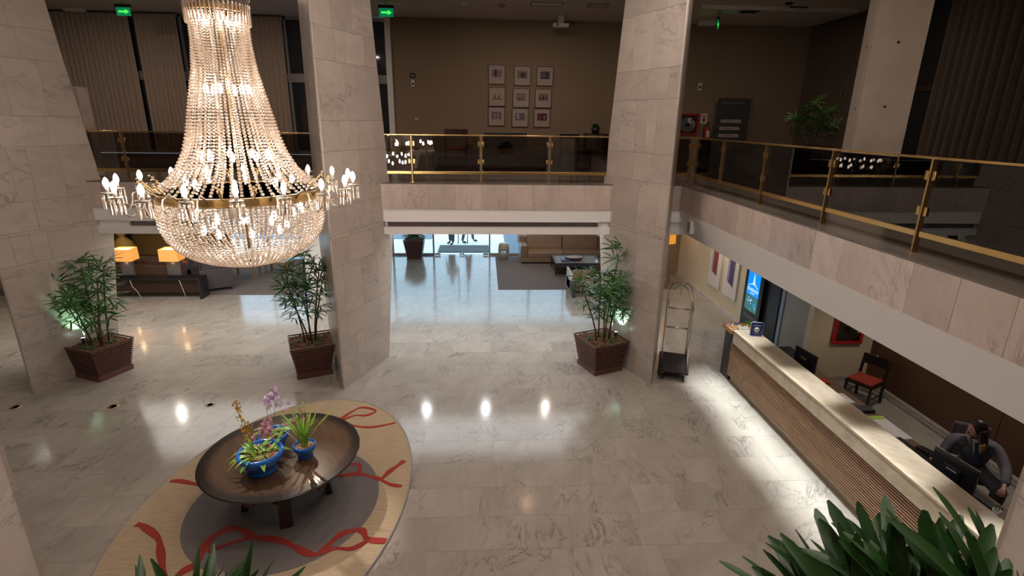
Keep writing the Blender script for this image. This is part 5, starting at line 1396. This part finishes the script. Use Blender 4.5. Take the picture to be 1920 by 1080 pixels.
MB().b6((-.05, -.05, 0.0), (.05, .0, .55)).build('cloth_stand', GREYLT, sf2, .01)
# ceramic drum stool
ds = thing('drum_stool', 'cream ceramic drum stool with pierced band beside the sofa', 'stool', (.75, 19.02, .012))
ds.scale = (1.0, 1.0, 1.18)
MB().lathe([(0, 0), (.13, 0), (.15, .02), (.19, .14), (.195, .16)], 28).build('lower_body', CERAMIC, ds)
MB().lathe([(.195, .28), (.20, .33), (.185, .44), (.16, .49), (.13, .50), (0, .505)], 28).build('upper_body', CERAMIC, ds)
pr = MB()
for k in range(12):
    a, b = 2 * PI * k / 12, 2 * PI * (k + 1) / 12
    for u, v in ((a, b), (b, a)): pr.bar((.196 * math.cos(u), .196 * math.sin(u), .155), (.197 * math.cos(v), .197 * math.sin(v), .285), .02, .016)
pr.build('pierced_band', CERAMIC, ds)
# coffee table
cf = thing('coffee_table', 'low dark framed glass coffee table with a tray of ornaments shelf', 'table', (2.36, 16.75, .012))
L_, D_ = 1.55, 1.15
for x in (0.02, L_ - .02):
    for y in (.02, D_ - .02): MB().b6((x - .02, y - .02, 0), (x + .02, y + .02, .40)).build('leg', DKWOOD, cf)
f = MB(); f.b6((0, 0, .38), (L_, .09, .42)); f.b6((0, D_ - .09, .38), (L_, D_, .42)); f.b6((0, .09, .38), (.09, D_ - .09, .42)); f.b6((L_ - .09, .09, .38), (L_, D_ - .09, .42)); f.build('top_frame', DKWOOD, cf, .003)
MB().b6((.09, .09, .405), (L_ - .09, D_ - .09, .412)).build('glass_top', mat('table_glass', (.42, .46, .5), .05), cf)
MB().b6((.04, .04, .08), (L_ - .04, D_ - .04, .11)).build('lower_shelf', DKWOOD, cf)
bk = thing('woven_bowl', 'dark red oval bowl with pale rim on the coffee table', 'bowl', (3.05, 17.2, .424))
MB().lathe([(0, 0), (.16, 0), (.25, .05), (.28, .10), (.26, .10), (.22, .05), (0, .02)], 26, sx=1.05, sy=.75).build('bowl', FRAMEW, bk)
MB().lathe([(.26, .10), (.285, .108), (.26, .115)], 26, sx=1.05, sy=.75).build('rim', PASSE, bk)
for a in (0, PI): MB().tube([(.28 * math.cos(a) * 1.05, -.07, .10), (.33 * math.cos(a) * 1.05, 0, .17), (.28 * math.cos(a) * 1.05, .07, .10)], .012, 6).build('bowl_handle', PASSE, bk)
for k in range(3): MB().b6((2.58, 16.95, .424 + k * .022), (2.85, 17.3, .444 + k * .022)).build('book', (DKWOOD, GREYLT, NAVY)[k], label=('dark brown book at the bottom of the coffee table pile', 'grey book in the middle of the coffee table pile', 'navy book on top of the coffee table pile')[k], cat='book', bevel=.002)
# armchair in front of the table (mostly behind the palm)
ac = thing('armchair', 'brown armchair with pale side panel half hidden by the palm', 'armchair', (2.55, 14.9, .0), R(0))
MB().b6((0, 0, .05), (.75, .7, .40)).build('seat', SOFA, ac, .03); MB().b6((0, .0, .05), (.06, .75, .62)).build('arm', WHITE, ac, .01); MB().b6((.69, .0, .05), (.75, .75, .62)).build('arm', DKWOOD, ac, .01)
MB().b6((.06, -.06, .3), (.69, .06, .72)).build('backrest', SOFA, ac, .04); MB().b6((.0, -.42, .0), (.10, .0, .40)).build('side_table_leg', SIGNGREY, ac)
# floor lamp
lp = thing('floor_lamp', 'wooden tripod floor lamp with orange lit drum shade', 'lamp', (5.62, 15.75, .012))
MB().lathe([(.26, 1.34), (.265, 1.34), (.25, 1.78), (.245, 1.78), (.26, 1.34)], 32, smooth=False).build('lamp_shade', LAMPSHADE, lp)
MB().lathe([(0, 1.36), (.255, 1.36)], 32).build('shade_diffuser', LAMPTOP, lp)
MB().cyl((0, 0, 1.1), (0, 0, 1.4), .015, n=8).build('stem', BRASS, lp)
for k in range(3):
    a = .6 + 2 * PI * k / 3; MB().tube([(.03 * math.cos(a), .03 * math.sin(a), 1.2), (.32 * math.cos(a), .32 * math.sin(a), 0)], [.02, .016], 8).build('leg', STOOLW if k != 1 else DKWOOD, lp)
light('floor_lamp_bulb', 'POINT', (5.62, 15.75, 1.86), 18, (1, .66, .32), shadow_soft_size=.06)
MB().b6((4.9, 17.6, .012), (5.8, 19.0, .9)).build('sideboard', SOFAB, label='brown cabinet behind the tripod floor lamp', cat='cabinet', bevel=.01)

# ------------------------------------------------------------------ lounge left
MB().b6((-13.9, 14.88, 0.001), (-5.3, 19.0, .012)).build('lobby_rug', LOBBYRUG, label='wide grey lounge rug behind the chandelier', cat='rug', bevel=.003)
def console(x0, x1, y, label):
    t = thing('console_table', label, 'table', (x0, y, 0)); L_ = x1 - x0
    MB().b6((0, 0, .54), (L_, .42, .60)).build('tabletop', STONEBLK, t, .003); MB().b6((0, 0, 0), (.07, .42, .54)).build('side_panel', STONEBLK, t, .003); MB().b6((L_ - .07, 0, 0), (L_, .42, .54)).build('side_panel', STONEBLK, t, .003)
    MB().b6((.1, .12, .16), (L_ - .1, .16, .54)).build('back_panel', DKWOOD, t)
console(-12.2, -7.80, 14.50, 'long black marble console table with end panels behind palm')
def table_lamp(x, y, label, wire=True):
    t = thing('table_lamp', label, 'lamp', (x, y, .601))
    MB().b6((-.22, -.07, 0), (.22, .07, .05)).build('base', STONEBLK, t, .004)
    f = MB(); f.b6((-.18, -.015, .05), (-.155, .015, .42)); f.b6((.155, -.015, .05), (.18, .015, .42)); f.b6((-.18, -.015, .42), (.18, .015, .445)); f.build('stand_frame', STEEL, t)
    MB().b6((-.155, -.004, .05), (.155, .004, .42)).build('glass_body', mat('smoky_panel', (.12, .11, .12), .1), t)
    s = MB(); a, b = .245, .19
    P = [(-a, -b), (a, -b), (a, b), (-a, b)]
    s.add([(x_, y_, .47) for x_, y_ in P] + [(x_ * .97, y_ * .97, .80) for x_, y_ in P], [(i, (i + 1) % 4, 4 + (i + 1) % 4, 4 + i) for i in range(4)])
    s.build('lamp_shade', LAMPSHADE, t)
    MB().b6((-a * .95, -b * .95, .768), (a * .95, b * .95, .772)).build('shade_diffuser', LAMPTOP, t)
    MB().lathe([(0, .80), (.012, .805), (.015, .82), (0, .835)], 10).build('finial', BRASS, t)
    MB().cyl((0, 0, .44), (0, 0, .82), .006, n=6).build('stem', BRASS, t)
    light('table_lamp_bulb', 'POINT', (x, y, 1.47), 5, (1, .66, .32), shadow_soft_size=.05)
    light('table_lamp_bulb', 'POINT', (x, y, 1.0), 2, (1, .66, .32), shadow_soft_size=.05)
table_lamp(-9.78, 14.72, 'square shaded lit table lamp nearest the left column'); table_lamp(-8.55, 14.72, 'square shaded lit table lamp beside the chandelier')
table_lamp(-11.3, 14.72, 'square shaded lit table lamp hidden behind the left column')
MB().tube([(-9.62, 14.46, .56), (-9.58, 14.44, .4), (-9.47, 14.44, .25), (-9.38, 14.44, .012)], .006, 6).build('power_cord', WHITE, label='pale cord hanging from the console under the left lamp', cat='cord')
MB().tube([(-8.32, 14.46, .56), (-8.27, 14.44, .4), (-8.24, 14.44, .25), (-8.20, 14.44, .012)], .006, 6).build('power_cord', WHITE, label='pale cord hanging from the console under the right lamp', cat='cord')
sofa(-8.55, 15.75, .012, PI, 3.6, 'brown lounge sofa with its back to the black console', SOFAB, seats=3, bh=.86)
MB().b6((-11.2, 17.0, .012), (-9.6, 18.0, .36)).build('lounge_table', SOFAB, label='low brown table beyond the lounge sofa', cat='table', bevel=.01)
ot = thing('ottoman', 'dark violet grey block armchair beside the console end', 'armchair', (-7.86, 15.5, .012), R(28))
MB().b6((-.4, -.35, .08), (.45, .5, .66)).build('body', SOFAG, ot, .03); MB().b6((-.32, -.25, .66), (.35, .35, .70)).build('seat', SOFAG, ot, .015)
for a in (-.33, .38):
    for b in (-.28, .43): MB().cyl((a, b, 0), (a, b, .09), .02, n=8).build('foot', STEEL, ot)
def bench(x, y, rz, label, L_=.85, D_=.5, h=.40, cushion=None):
    t = thing('wooden_bench', label, 'stool', (x, y, .012), rz)
    MB().b6((-L_ / 2, -D_ / 2, h - .08), (L_ / 2, D_ / 2, h)).build('seat', STOOLW, t, .006)
    for sx in (-1, 1):
        for sy in (-1, 1): MB().bar((sx * (L_ / 2 - .05), sy * (D_ / 2 - .05), 0), (sx * (L_ / 2 - .06), sy * (D_ / 2 - .06), h - .08), .05, .05, (0, 1, 0)).build('leg', STOOLW, t)
    if cushion: MB().b6((-L_ / 2 + .05, -D_ / 2 + .05, h), (L_ / 2 - .05, D_ / 2 - .05, h + .1)).build('cushion', cushion, t, .03)
bench(-7.55, 16.75, R(-8), 'light oak stool just below the chandelier bowl'); bench(-6.65, 17.2, R(-8), 'light oak stool behind the chandelier bottom, farther right')
MB().ico((0, 0, 0), .2, 2, (1.1, .5, .8)).build('orange_cushion', ORANGE, loc=(-9.1, 16.0, .60), rot=(0, 0, .4), label='orange cushion on the end of the brown lounge sofa', cat='cushion')
gd = thing('tassel_jar', 'ochre woven gourd jar with tassel top behind the left lamp', 'vase', (-12.35, 18.6, .012))
MB().lathe([(0, 0), (.2, .0), (.34, .2), (.36, .45), (.26, .72), (.13, .84), (.08, .9), (.14, .98), (.1, 1.06), (0, 1.08)], 22).build('body', GILT, gd)
MB().lathe([(0, 1.06), (.05, 1.08), (.09, 1.16), (.02, 1.2), (0, 1.22)], 12).build('knob', GILT, gd)
# far left seat seen past the first column
sofa(-13.9, 11.2, 0, 0, 2.6, 'brown lounge sofa glimpsed left of the first column', SOFAB, seats=2, bh=.8)

# ------------------------------------------------------------------ gallery furniture
G = 3.642
MB().b6((-13.5, 13.2, G), (3.6, 18.6, G + .01)).build('gallery_rug', mat('gallery_carpet', (.10, .085, .085), .95), label='dark carpet on the far gallery floor', cat='rug')
MB().b6((5.6, 5.2, G), (10.6, 8.6, G + .01)).build('gallery_rug', mat('gallery_carpet_right', (.09, .065, .05), .95), label='brown carpet on the right gallery floor', cat='rug')
cs = thing('low_cabinet', 'low wooden cabinet with dark screen behind the far railing', 'cabinet', (-.02, 14.0, G))
MB().b6((0, 0, 0.03), (1.62, .5, .52)).build('body', mat('cabinet_wood', (.16, .11, .075), .5), cs, .006)
for z in (.2, .36): MB().b6((.02, -.008, z), (1.60, .0, z + .008)).build('drawer_gap', BLACK, cs)
MB().b6((.05, .15, .52), (1.15, .25, .92)).build('dark_screen', BLACK, cs, .01)
chair('gallery_chair', -1.55, 13.9, G + .01, R(160), 'pale framed chair with red back near left of far railing', WHITE, .6, .55, .44, .82, fr_m=GREYLT, cushion=RED)
chair('gallery_chair', 2.45, 14.4, G + .01, R(25), 'dark gallery chair with red cushion right of the low cabinet', BLACK, .62, .58, .44, .86, fr_m=BLACK, cushion=RED)
chair('gallery_chair', -.75, 15.4, G + .01, R(185), 'dark red backed chair behind the pale gallery chair', RED, .62, .58, .46, .95, fr_m=FRAMEW)
st = thing('side_table', 'dark red side table against the gallery wall by right column', 'table', (3.9, 18.75, G))
MB().b6((-.45, -.2, .78), (.35, .2, .83)).build('tabletop', FRAMEW, st, .004)
for sx in (-.4, .3):
    for sy in (-.16, .16): MB().b6((sx - .02, sy - .02, 0), (sx + .02, sy + .02, .78)).build('leg', FRAMEW, st)
pp = thing('potted_herb', 'small leafy plant in a black pot on the side table', 'potted plant', (3.82, 18.7, G + .83))
MB().lathe([(0, 0), (.11, 0), (.16, .2), (.15, .2), (.14, .17), (0, .17)], 16).build('pot', BLACK, pp)
q = random.Random(2)
for k in range(26): strap_leaf(pp, (q.uniform(-.08, .08), q.uniform(-.08, .08), .17), q.uniform(0, 6.3), q.uniform(.14, .24), .03, q.uniform(.8, 1.4), .2, LEAF)
# table, music stand and lamp at the right edge of the gallery
pt = thing('grand_table', 'large dark polished table at the right edge of the gallery', 'table', (7.9, 5.55, G + .011))
MB().prism([(-1.0, -1.6), (.9, -1.6), (1.0, .2), (.7, .85), (0, 1.0), (-.6, .8), (-1.05, .3)], .86, .98).build('tabletop', DARK, pt)
for x, y in ((-.75, -1.2), (.7, -1.2), (.1, .6), (-.7, .3)): MB().lathe([(0, 0), (.05, 0), (.05, .1), (.09, .3), (.11, .86), (0, .86)], 12, (x, y, 0)).build('leg', DARK, pt)
ms = thing('music_stand', 'open music book on a wire stand with a small clip lamp', 'stand', (7.30, 4.95, G + .992), R(20))
MB().tube([(0, 0, .0), (0, 0, .14)], .008, 8).build('stem', BLACK, ms)
for k in range(3): a = k * 2.1 + .4; MB().tube([(0, 0, .09), (.1 * math.cos(a), .1 * math.sin(a), .04), (.2 * math.cos(a), .2 * math.sin(a), .005)], .006, 6).build('foot', BLACK, ms)
MB().bar((-.24, -.0, .20), (.24, 0, .20), .28, .01, (0, -.25, 1)).build('desk_plate', BLACK, ms)
MB().bar((-.22, -.0, .212), (.0, 0, .212), .26, .008, (0, -.25, 1)).bar((.005, -.0, .212), (.22, 0, .212), .26, .008, (0, -.25, 1)).build('open_book', PAPER, ms)
MB().bar((-.02, -.0, .219), (.12, 0, .219), .14, .002, (0, -.25, 1)).build('printed_page', RUGR, ms)
MB().tube([(.15, .1, .2), (.18, .14, .38), (.10, .06, .48), (.02, 0, .46)], .007, 6).build('lamp_neck', BLACK, ms)
MB().bar((-.10, 0, .45), (.12, 0, .45), .05, .03).build('lamp_head', BLACK, ms)
MB().bar((-.06, 0, .434), (.08, 0, .434), .03, .004).build('lamp_lens', mat('reading_lamp_lens', (1, 1, 1), .3, emit=(1, .8, .5), estr=25), ms)
light('reading_lamp', 'SPOT', (7.31, 4.95, G + .98 + .42), 4, (1, .8, .5), (7.31, 4.95, 4.5), spot_size=R(110), spot_blend=.4, shadow_soft_size=.02)

# ------------------------------------------------------------------ people
def skin(joints, edges, radii, root, sub=2, name='body', m=SKIN, parent=None, smooth=0):
    me = bpy.data.meshes.new(name); me.from_pydata([tuple(j) for j in joints], edges, [])
    o = bpy.data.objects.new(name, me); col.objects.link(o)
    md = o.modifiers.new('s', 'SKIN'); md.use_smooth_shade = True
    for i, r in enumerate(radii):
        sv = me.skin_vertices[0].data[i]; sv.radius = r if isinstance(r, tuple) else (r, r); sv.use_root = (i == root)
    sb = o.modifiers.new('b', 'SUBSURF'); sb.levels = sub; sb.render_levels = sub
    if smooth:
        sm = o.modifiers.new('m', 'SMOOTH'); sm.iterations = smooth
    dg = bpy.context.evaluated_depsgraph_get()
    me2 = bpy.data.meshes.new_from_object(o.evaluated_get(dg)); me2.name = name
    bpy.data.objects.remove(o); bpy.data.meshes.remove(me)
    me2.materials.clear(); me2.materials.append(m)
    for p in me2.polygons: p.use_smooth = True
    return me2
def add_hand(J, E, Rr, wi, wrist, direction, palm_n, s=1.0, curl=.5, side=1):
    d = Vector(direction).normalized(); n = Vector(palm_n).normalized(); n = (n - d * n.dot(d)).normalized(); sdv = d.cross(n) * side
    b = len(J); J.append(wrist + d * .045 * s); Rr.append((.030 * s, .017 * s)); E.append((wi, b))
    for k, (off, L_) in enumerate(((-.028, .060), (-.0095, .072), (.0095, .070), (.027, .055))):
        p = wrist + d * .088 * s + sdv * off * s
        i0 = len(J); J.append(p); Rr.append(.0095 * s); E.append((b, i0))
        p2 = p + (d * math.cos(curl) + n * math.sin(curl)) * L_ * .5 * s; J.append(p2); Rr.append(.0082 * s); E.append((i0, i0 + 1))
        p3 = p2 + (d * math.cos(curl * 2) + n * math.sin(curl * 2)) * L_ * .45 * s; J.append(p3); Rr.append(.007 * s); E.append((i0 + 1, i0 + 2))
    i0 = len(J); p = wrist + d * .03 * s - sdv * .034 * s + n * .008 * s; J.append(p); Rr.append(.011 * s); E.append((b, i0))
    J.append(p + (d * .8 - sdv * .5 + n * .3).normalized() * .035 * s); Rr.append(.0095 * s); E.append((i0, i0 + 1))
    J.append(p + (d * .9 - sdv * .35 + n * .5).normalized() * .062 * s); Rr.append(.008 * s); E.append((i0 + 1, i0 + 2))
def head_mesh(name, m):
    # local: face looks +x, z up, origin at head centre
    V, F = ICO[3]; vs = []
    for v in V:
        x, y, z = v
        X = x * .094; Y = y * .073; Z = z * .115
        if z < 0: Y *= 1 - .30 * (-z) ** 1.3; X *= 1 - .06 * -z
        if x > .3: X *= .95
        if x > .2 and z < -.2: X += .010 * (-z)
        vs.append((X, Y, Z))
    mb = MB().add(vs, F, True)
    mb.tube([(.080, 0, .012), (.097, 0, -.010), (.110, 0, -.030), (.092, 0, -.040)], [.007, .009, .0125, .008], 8)
    for s in (-1, 1):
        mb.ico((.0, s * .073, -.008), .026, 2, (.55, .3, 1.1)); mb.ico((.066, s * .035, -.03), .026, 2, (.6, .8, .9))
    mb.ico((.080, 0, -.092), .02, 2, (.8, 1.0, .7))
    return mb
def face_parts(parent, mtx):
    mb = MB()
    for s in (-1, 1): mb.ico((.080, s * .030, .004), .012, 2, (.6, 1.2, .75))
    me = mb.mesh('eye_pair', mat('eye_white', (.65, .62, .6), .3)); me.transform(mtx); put('eye_pair', me, parent)
    mb = MB()
    for s in (-1, 1): mb.ico((.0868, s * .030, .003), .0058, 1, (.5, 1, 1)); mb.tube([(.084, s * .016, .024), (.086, s * .032, .029), (.077, s * .047, .024)], .003, 5)
    me = mb.mesh('iris_and_brow', HAIR); me.transform(mtx); put('iris_and_brow', me, parent)
    mb = MB(); mb.ico((.090, 0, -.060), .02, 2, (.4, 1.0, .22)); mb.ico((.089, 0, -.067), .018, 2, (.4, .9, .24))
    me = mb.mesh('lips', LIPS); me.transform(mtx); put('lips', me, parent)

# seated receptionist
rc = thing('person', 'receptionist in charcoal suit seated behind the desk looking left', 'person', (0, 0, 0))
V3 = Vector
pel, wst, chs, nkb, nkt = V3((6.46, 5.74, .56)), V3((6.42, 5.69, .74)), V3((6.33, 5.64, .92)), V3((6.255, 5.60, 1.05)), V3((6.225, 5.575, 1.11))
hc = V3((6.19, 5.55, 1.225))
shR, shL = V3((6.08, 5.71, 1.00)), V3((6.46, 5.49, 1.00))
elR, wrR = V3((5.95, 5.66, .84)), V3((5.80, 5.56, .81))
elL, wrL = V3((6.40, 5.24, .83)), V3((6.12, 4.98, .80))
hpR, hpL = V3((6.36, 5.80, .54)), V3((6.56, 5.68, .54))
knR, knL = V3((6.04, 5.42, .57)), V3((6.33, 5.18, .57))
anR, anL = V3((5.98, 5.42, .10)), V3((6.30, 5.22, .10))
ftR, ftL = V3((5.90, 5.28, .05)), V3((6.22, 5.08, .05))
J = [pel, wst, chs, nkb, nkt, shR, elR, wrR, shL, elL, wrL, hpR, knR, anR, ftR, hpL, knL, anL, ftL]
E = [(0, 1), (1, 2), (2, 3), (3, 4), (2, 5), (5, 6), (6, 7), (2, 8), (8, 9), (9, 10), (0, 11), (11, 12), (12, 13), (13, 14), (0, 15), (15, 16), (16, 17), (17, 18)]
Rr = [.12, .105, .115, .05, .045, .045, .034, .024, .045, .034, .024, .08, .055, .038, .035, .08, .055, .038, .035]
add_hand(J, E, Rr, 7, wrR, V3((-.9, -.2, -.15)), V3((0, 0, -1)), 1.0, .35, 1)
add_hand(J, E, Rr, 10, wrL, V3((-.75, -.5, -.2)), V3((0, 0, -1)), 1.0, .45, -1)
put('body', skin(J, E, Rr, 0, 2), rc)
ang = math.atan2(.28, -1.0)
hm = Matrix.Translation(hc) @ Matrix.Rotation(ang, 4, 'Z') @ Matrix.Rotation(R(16), 4, 'Y')
me = head_mesh('head', SKIN).mesh('head', SKIN); me.transform(hm); put('head', me, rc)
face_parts(rc, hm)
# jacket and trousers follow the body
Jj = [wst + V3((0, 0, -.13)), wst, chs, nkb + V3((0, 0, -.03)), shR, elR, wrR + (elR - wrR) * .12, shL, elL, wrL + (elL - wrL) * .12]
jk_ = put('jacket', skin(Jj, [(0, 1), (1, 2), (2, 3), (2, 4), (4, 5), (5, 6), (2, 7), (7, 8), (8, 9)], [(.175, .15), (.16, .135), (.185, .14), .085, .082, .062, .048, .082, .062, .048], 0, 2), rc)
jk_.data.materials[0] = SUIT
Jt = [pel, wst + V3((0, 0, -.06)), hpR, knR, anR, hpL, knL, anL]
o = put('trousers', skin(Jt, [(0, 1), (0, 2), (2, 3), (3, 4), (0, 5), (5, 6), (6, 7)], [.16, .14, .12, .088, .066, .12, .088, .066], 0, 2), rc); o.data.materials[0] = SUIT
fw = V3((-.45, -.85, 0)).normalized(); sdw = V3((fw.y, -fw.x, 0))   # sdw points to her right
def shell(name, pts, m, th=.006):
    n = len(pts); c = sum(pts, V3((0, 0, 0))) / n; nr = (pts[1] - pts[0]).cross(pts[2] - pts[0]).normalized()
    if nr.dot(V3((-6, -5.5, 3.8))) < 0: nr = -nr
    MB().add([p + nr * th for p in pts] + [p - nr * th for p in pts], [tuple(range(n)), tuple(reversed(range(n, 2 * n)))] + [(i, (i + 1) % n, n + (i + 1) % n, n + i) for i in range(n)]).build(name, m, rc)
cf_ = chs + fw * .145
nf = nkb + fw * .065
shell('shirt_front', [nf + sdw * .055 + V3((0, 0, .03)), nf - sdw * .055 + V3((0, 0, .03)), cf_ - sdw * .03 + fw * .02 - V3((0, 0, .10)), cf_ + sdw * .03 + fw * .02 - V3((0, 0, .10))], SHIRT)
for s in (-1, 1):
    shell('collar', [nf + sdw * s * .015 + fw * .012 + V3((0, 0, .0)), nf + sdw * s * .075 + fw * .012 - V3((0, 0, .012)), nkb + sdw * s * .085 - fw * .02 + V3((0, 0, .035)), nkb + sdw * s * .055 + V3((0, 0, .055))], SHIRT, .004)
    shell('lapel', [nf + sdw * s * .06 + fw * .008 + V3((0, 0, 0)), nf + sdw * s * .11 - fw * .01 - V3((0, 0, .01)), cf_ + sdw * s * .085 + fw * .008 - V3((0, 0, .02)), cf_ + sdw * s * .012 + fw * .035 - V3((0, 0, .14))], mat('suit_lapel', (.062, .06, .078), .75), .004)
shell('scarf', [nf + sdw * .02 + fw * .03, nf - sdw * .02 + fw * .03, cf_ - sdw * .03 + fw * .045 - V3((0, 0, .12)), cf_ + sdw * .03 + fw * .045 - V3((0, 0, .12))], TIE, .006)
MB().tube([wrL + (elL - wrL) * .08 + V3((.022 * math.cos(a), .022 * math.sin(a), .0)) for a in [2 * PI * i / 10 for i in range(10)]], .004, 5, closed=True).build('wristwatch', STEEL, rc)
# hair: cap plus long locks
hv = MB(); V, F = ICO[3]; vs = []
for v in V:
    x, y, z = v
    k = 1.0
    xx, yy, zz = x * .108 - .012, y * .086, z * .124 + .014
    if x > .55 and z < .55: xx = min(xx, .052); yy *= .80
    if z < -.35: zz = -.035; 
    vs.append((xx, yy, zz))
hv.add(vs, F, True)
me = hv.mesh('hair', HAIR); me.transform(hm)
hr = put('hair', me, rc)
q = random.Random(7)
def lock(p0, p1, p2, p3, r, m, nm):
    MB().tube([p0, p0.lerp(p1, .5), p1, p1.lerp(p2, .5), p2, p2.lerp(p3, .5), p3], [r * .8, r, r, r * .95, r * .85, r * .6, r * .2], 7).build(nm, m, rc)
fh = (hm.to_3x3() @ V3((1, 0, 0))); fh.z = 0; fh.normalize(); sh_ = V3((-fh.y, fh.x, 0))
for k in range(17):
    a = R(84 + 196 * k / 16)
    rad = fh * math.cos(a) + sh_ * math.sin(a)
    top = hc + fh * (math.cos(a) * .085 - .015) + sh_ * math.sin(a) * .078 + V3((0, 0, .03))
    front = max(0.0, math.cos(a) + .55)
    mid = top + rad * .012 + V3((0, 0, -.11))
    low = mid + V3((0, 0, -.08)) + fw * (.07 * front + .02) + rad * .012
    tip = low + V3((0, 0, -.05)) + fw * .03 * front + V3((q.uniform(-.01, .01), q.uniform(-.01, .01), 0))
    lock(top, mid, low, tip, .021, HAIR, 'hair_lock')
    if front > .15 or k in (5, 11): lock(low + V3((0, 0, .035)), low + fw * .008, low.lerp(tip, .8) + fw * .012, tip - V3((0, 0, .035)), .020, HAIRTIP, 'hair_lock')
# shoes
for a, f_ in ((anR, ftR), (anL, ftL)):
    o = put('shoe', skin([a + V3((0, 0, -.03)), a.lerp(f_, .5), f_ + (f_ - a) * .3], [(0, 1), (1, 2)], [.05, .045, .038], 0, 1), rc); o.data.materials[0] = BLACK
oc = thing('office_chair', 'black swivel chair under the receptionist', 'chair', (6.5, 5.77, 0), R(60))
MB().b6((-.25, -.25, .40), (.25, .25, .47)).build('seat', BLACK, oc, .03)
MB().box((.30, 0, .74), (.06, .42, .50)).build('backrest', SOFAG, oc, .03); MB().bar((.22, 0, .42), (.31, 0, .56), .06, .02).build('back_bracket', BLACK, oc)
MB().cyl((0, 0, .1), (0, 0, .40), .03, n=12).build('gas_column', STEEL, oc)
for k in range(5):
    a = 2 * PI * k / 5; MB().bar((0, 0, .10), (.28 * math.cos(a), .28 * math.sin(a), .07), .04, .025).ico((.28 * math.cos(a), .28 * math.sin(a), .03), .028, 2).build('castor_arm', BLACK, oc)

# two people standing outside (only their legs show below the band)
def stander(x, y, rz, label, trousers, top, stride):
    t = thing('person', label, 'person', (x, y, -.04), rz)
    J = [V3((0, 0, .92)), V3((0, 0, 1.12)), V3((0, 0, 1.34)), V3((0, 0, 1.48)), V3((0, .0, 1.54)), V3((.19, 0, 1.38)), V3((.25, .02, 1.10)), V3((.24, -.08, .86)), V3((-.19, 0, 1.38)), V3((-.25, .02, 1.10)), V3((-.24, -.08, .86)),
         V3((.10, 0, .88)), V3((.12, -stride * .4, .49)), V3((.12, -stride * .5, .09)), V3((.13, -stride * .5 - .15, .04)), V3((-.10, 0, .88)), V3((-.12, stride * .4, .49)), V3((-.12, stride * .6, .09)), V3((-.13, stride * .6 - .15, .04))]
    E = [(0, 1), (1, 2), (2, 3), (3, 4), (2, 5), (5, 6), (6, 7), (2, 8), (8, 9), (9, 10), (0, 11), (11, 12), (12, 13), (13, 14), (0, 15), (15, 16), (16, 17), (17, 18)]
    Rr = [.11, .10, .12, .055, .05, .05, .036, .026, .05, .036, .026, .075, .052, .036, .034, .075, .052, .036, .034]
    add_hand(J, E, Rr, 7, J[7], (0, -.1, -1), (-1, 0, 0), 1, .3, 1); add_hand(J, E, Rr, 10, J[10], (0, -.1, -1), (1, 0, 0), 1, .3, -1)
    put('body', skin(J, E, Rr, 0, 2), t)
    hmx = Matrix.Translation((0, -.01, 1.64)) @ Matrix.Rotation(-PI / 2, 4, 'Z')
    me = head_mesh('head', SKIN).mesh('head', SKIN); me.transform(hmx); put('head', me, t); face_parts(t, hmx)
    hv = MB().add([(x_ * .104 - .016, y_ * .082, z_ * .12 + .02) if not (x_ > .4 and z_ < .5) else (.04, y_ * .07, z_ * .09 + .02) for x_, y_, z_ in ICO[3][0]], ICO[3][1], True).mesh('hair', HAIR); hv.transform(hmx); put('hair', hv, t)
    o = put('trousers', skin([J[0], J[1] - V3((0, 0, .08)), J[11], J[12], J[13], J[15], J[16], J[17]], [(0, 1), (0, 2), (2, 3), (3, 4), (0, 5), (5, 6), (6, 7)], [.13, .12, .09, .075, .062, .09, .075, .062], 0, 2), t); o.data.materials[0] = trousers
    o = put('jacket', skin([J[0] + V3((0, 0, .06)), J[1], J[2], J[3] - V3((0, 0, .04)), J[5], J[6], J[7] + V3((0, .01, .04)), J[8], J[9], J[10] + V3((0, .01, .04))], [(0, 1), (1, 2), (2, 3), (2, 4), (4, 5), (5, 6), (2, 7), (7, 8), (8, 9)], [.14, .13, .15, .07, .07, .052, .042, .07, .052, .042], 0, 2), t); o.data.materials[0] = top
    for a, b in ((13, 14), (17, 18)):
        o = put('shoe', skin([J[a] - V3((0, 0, .03)), J[a].lerp(J[b], .5), J[b] + (J[b] - J[a]) * .25], [(0, 1), (1, 2)], [.052, .046, .038], 0, 1), t); o.data.materials[0] = BLACK
stander(-1.30, 21.65, R(-35), 'person standing outside the entrance in dark trousers, left one', DENIM, SUIT, .12)
stander(-.62, 21.95, R(100), 'person outside walking sideways in dark trousers, right one', SUIT, DENIM, .45)
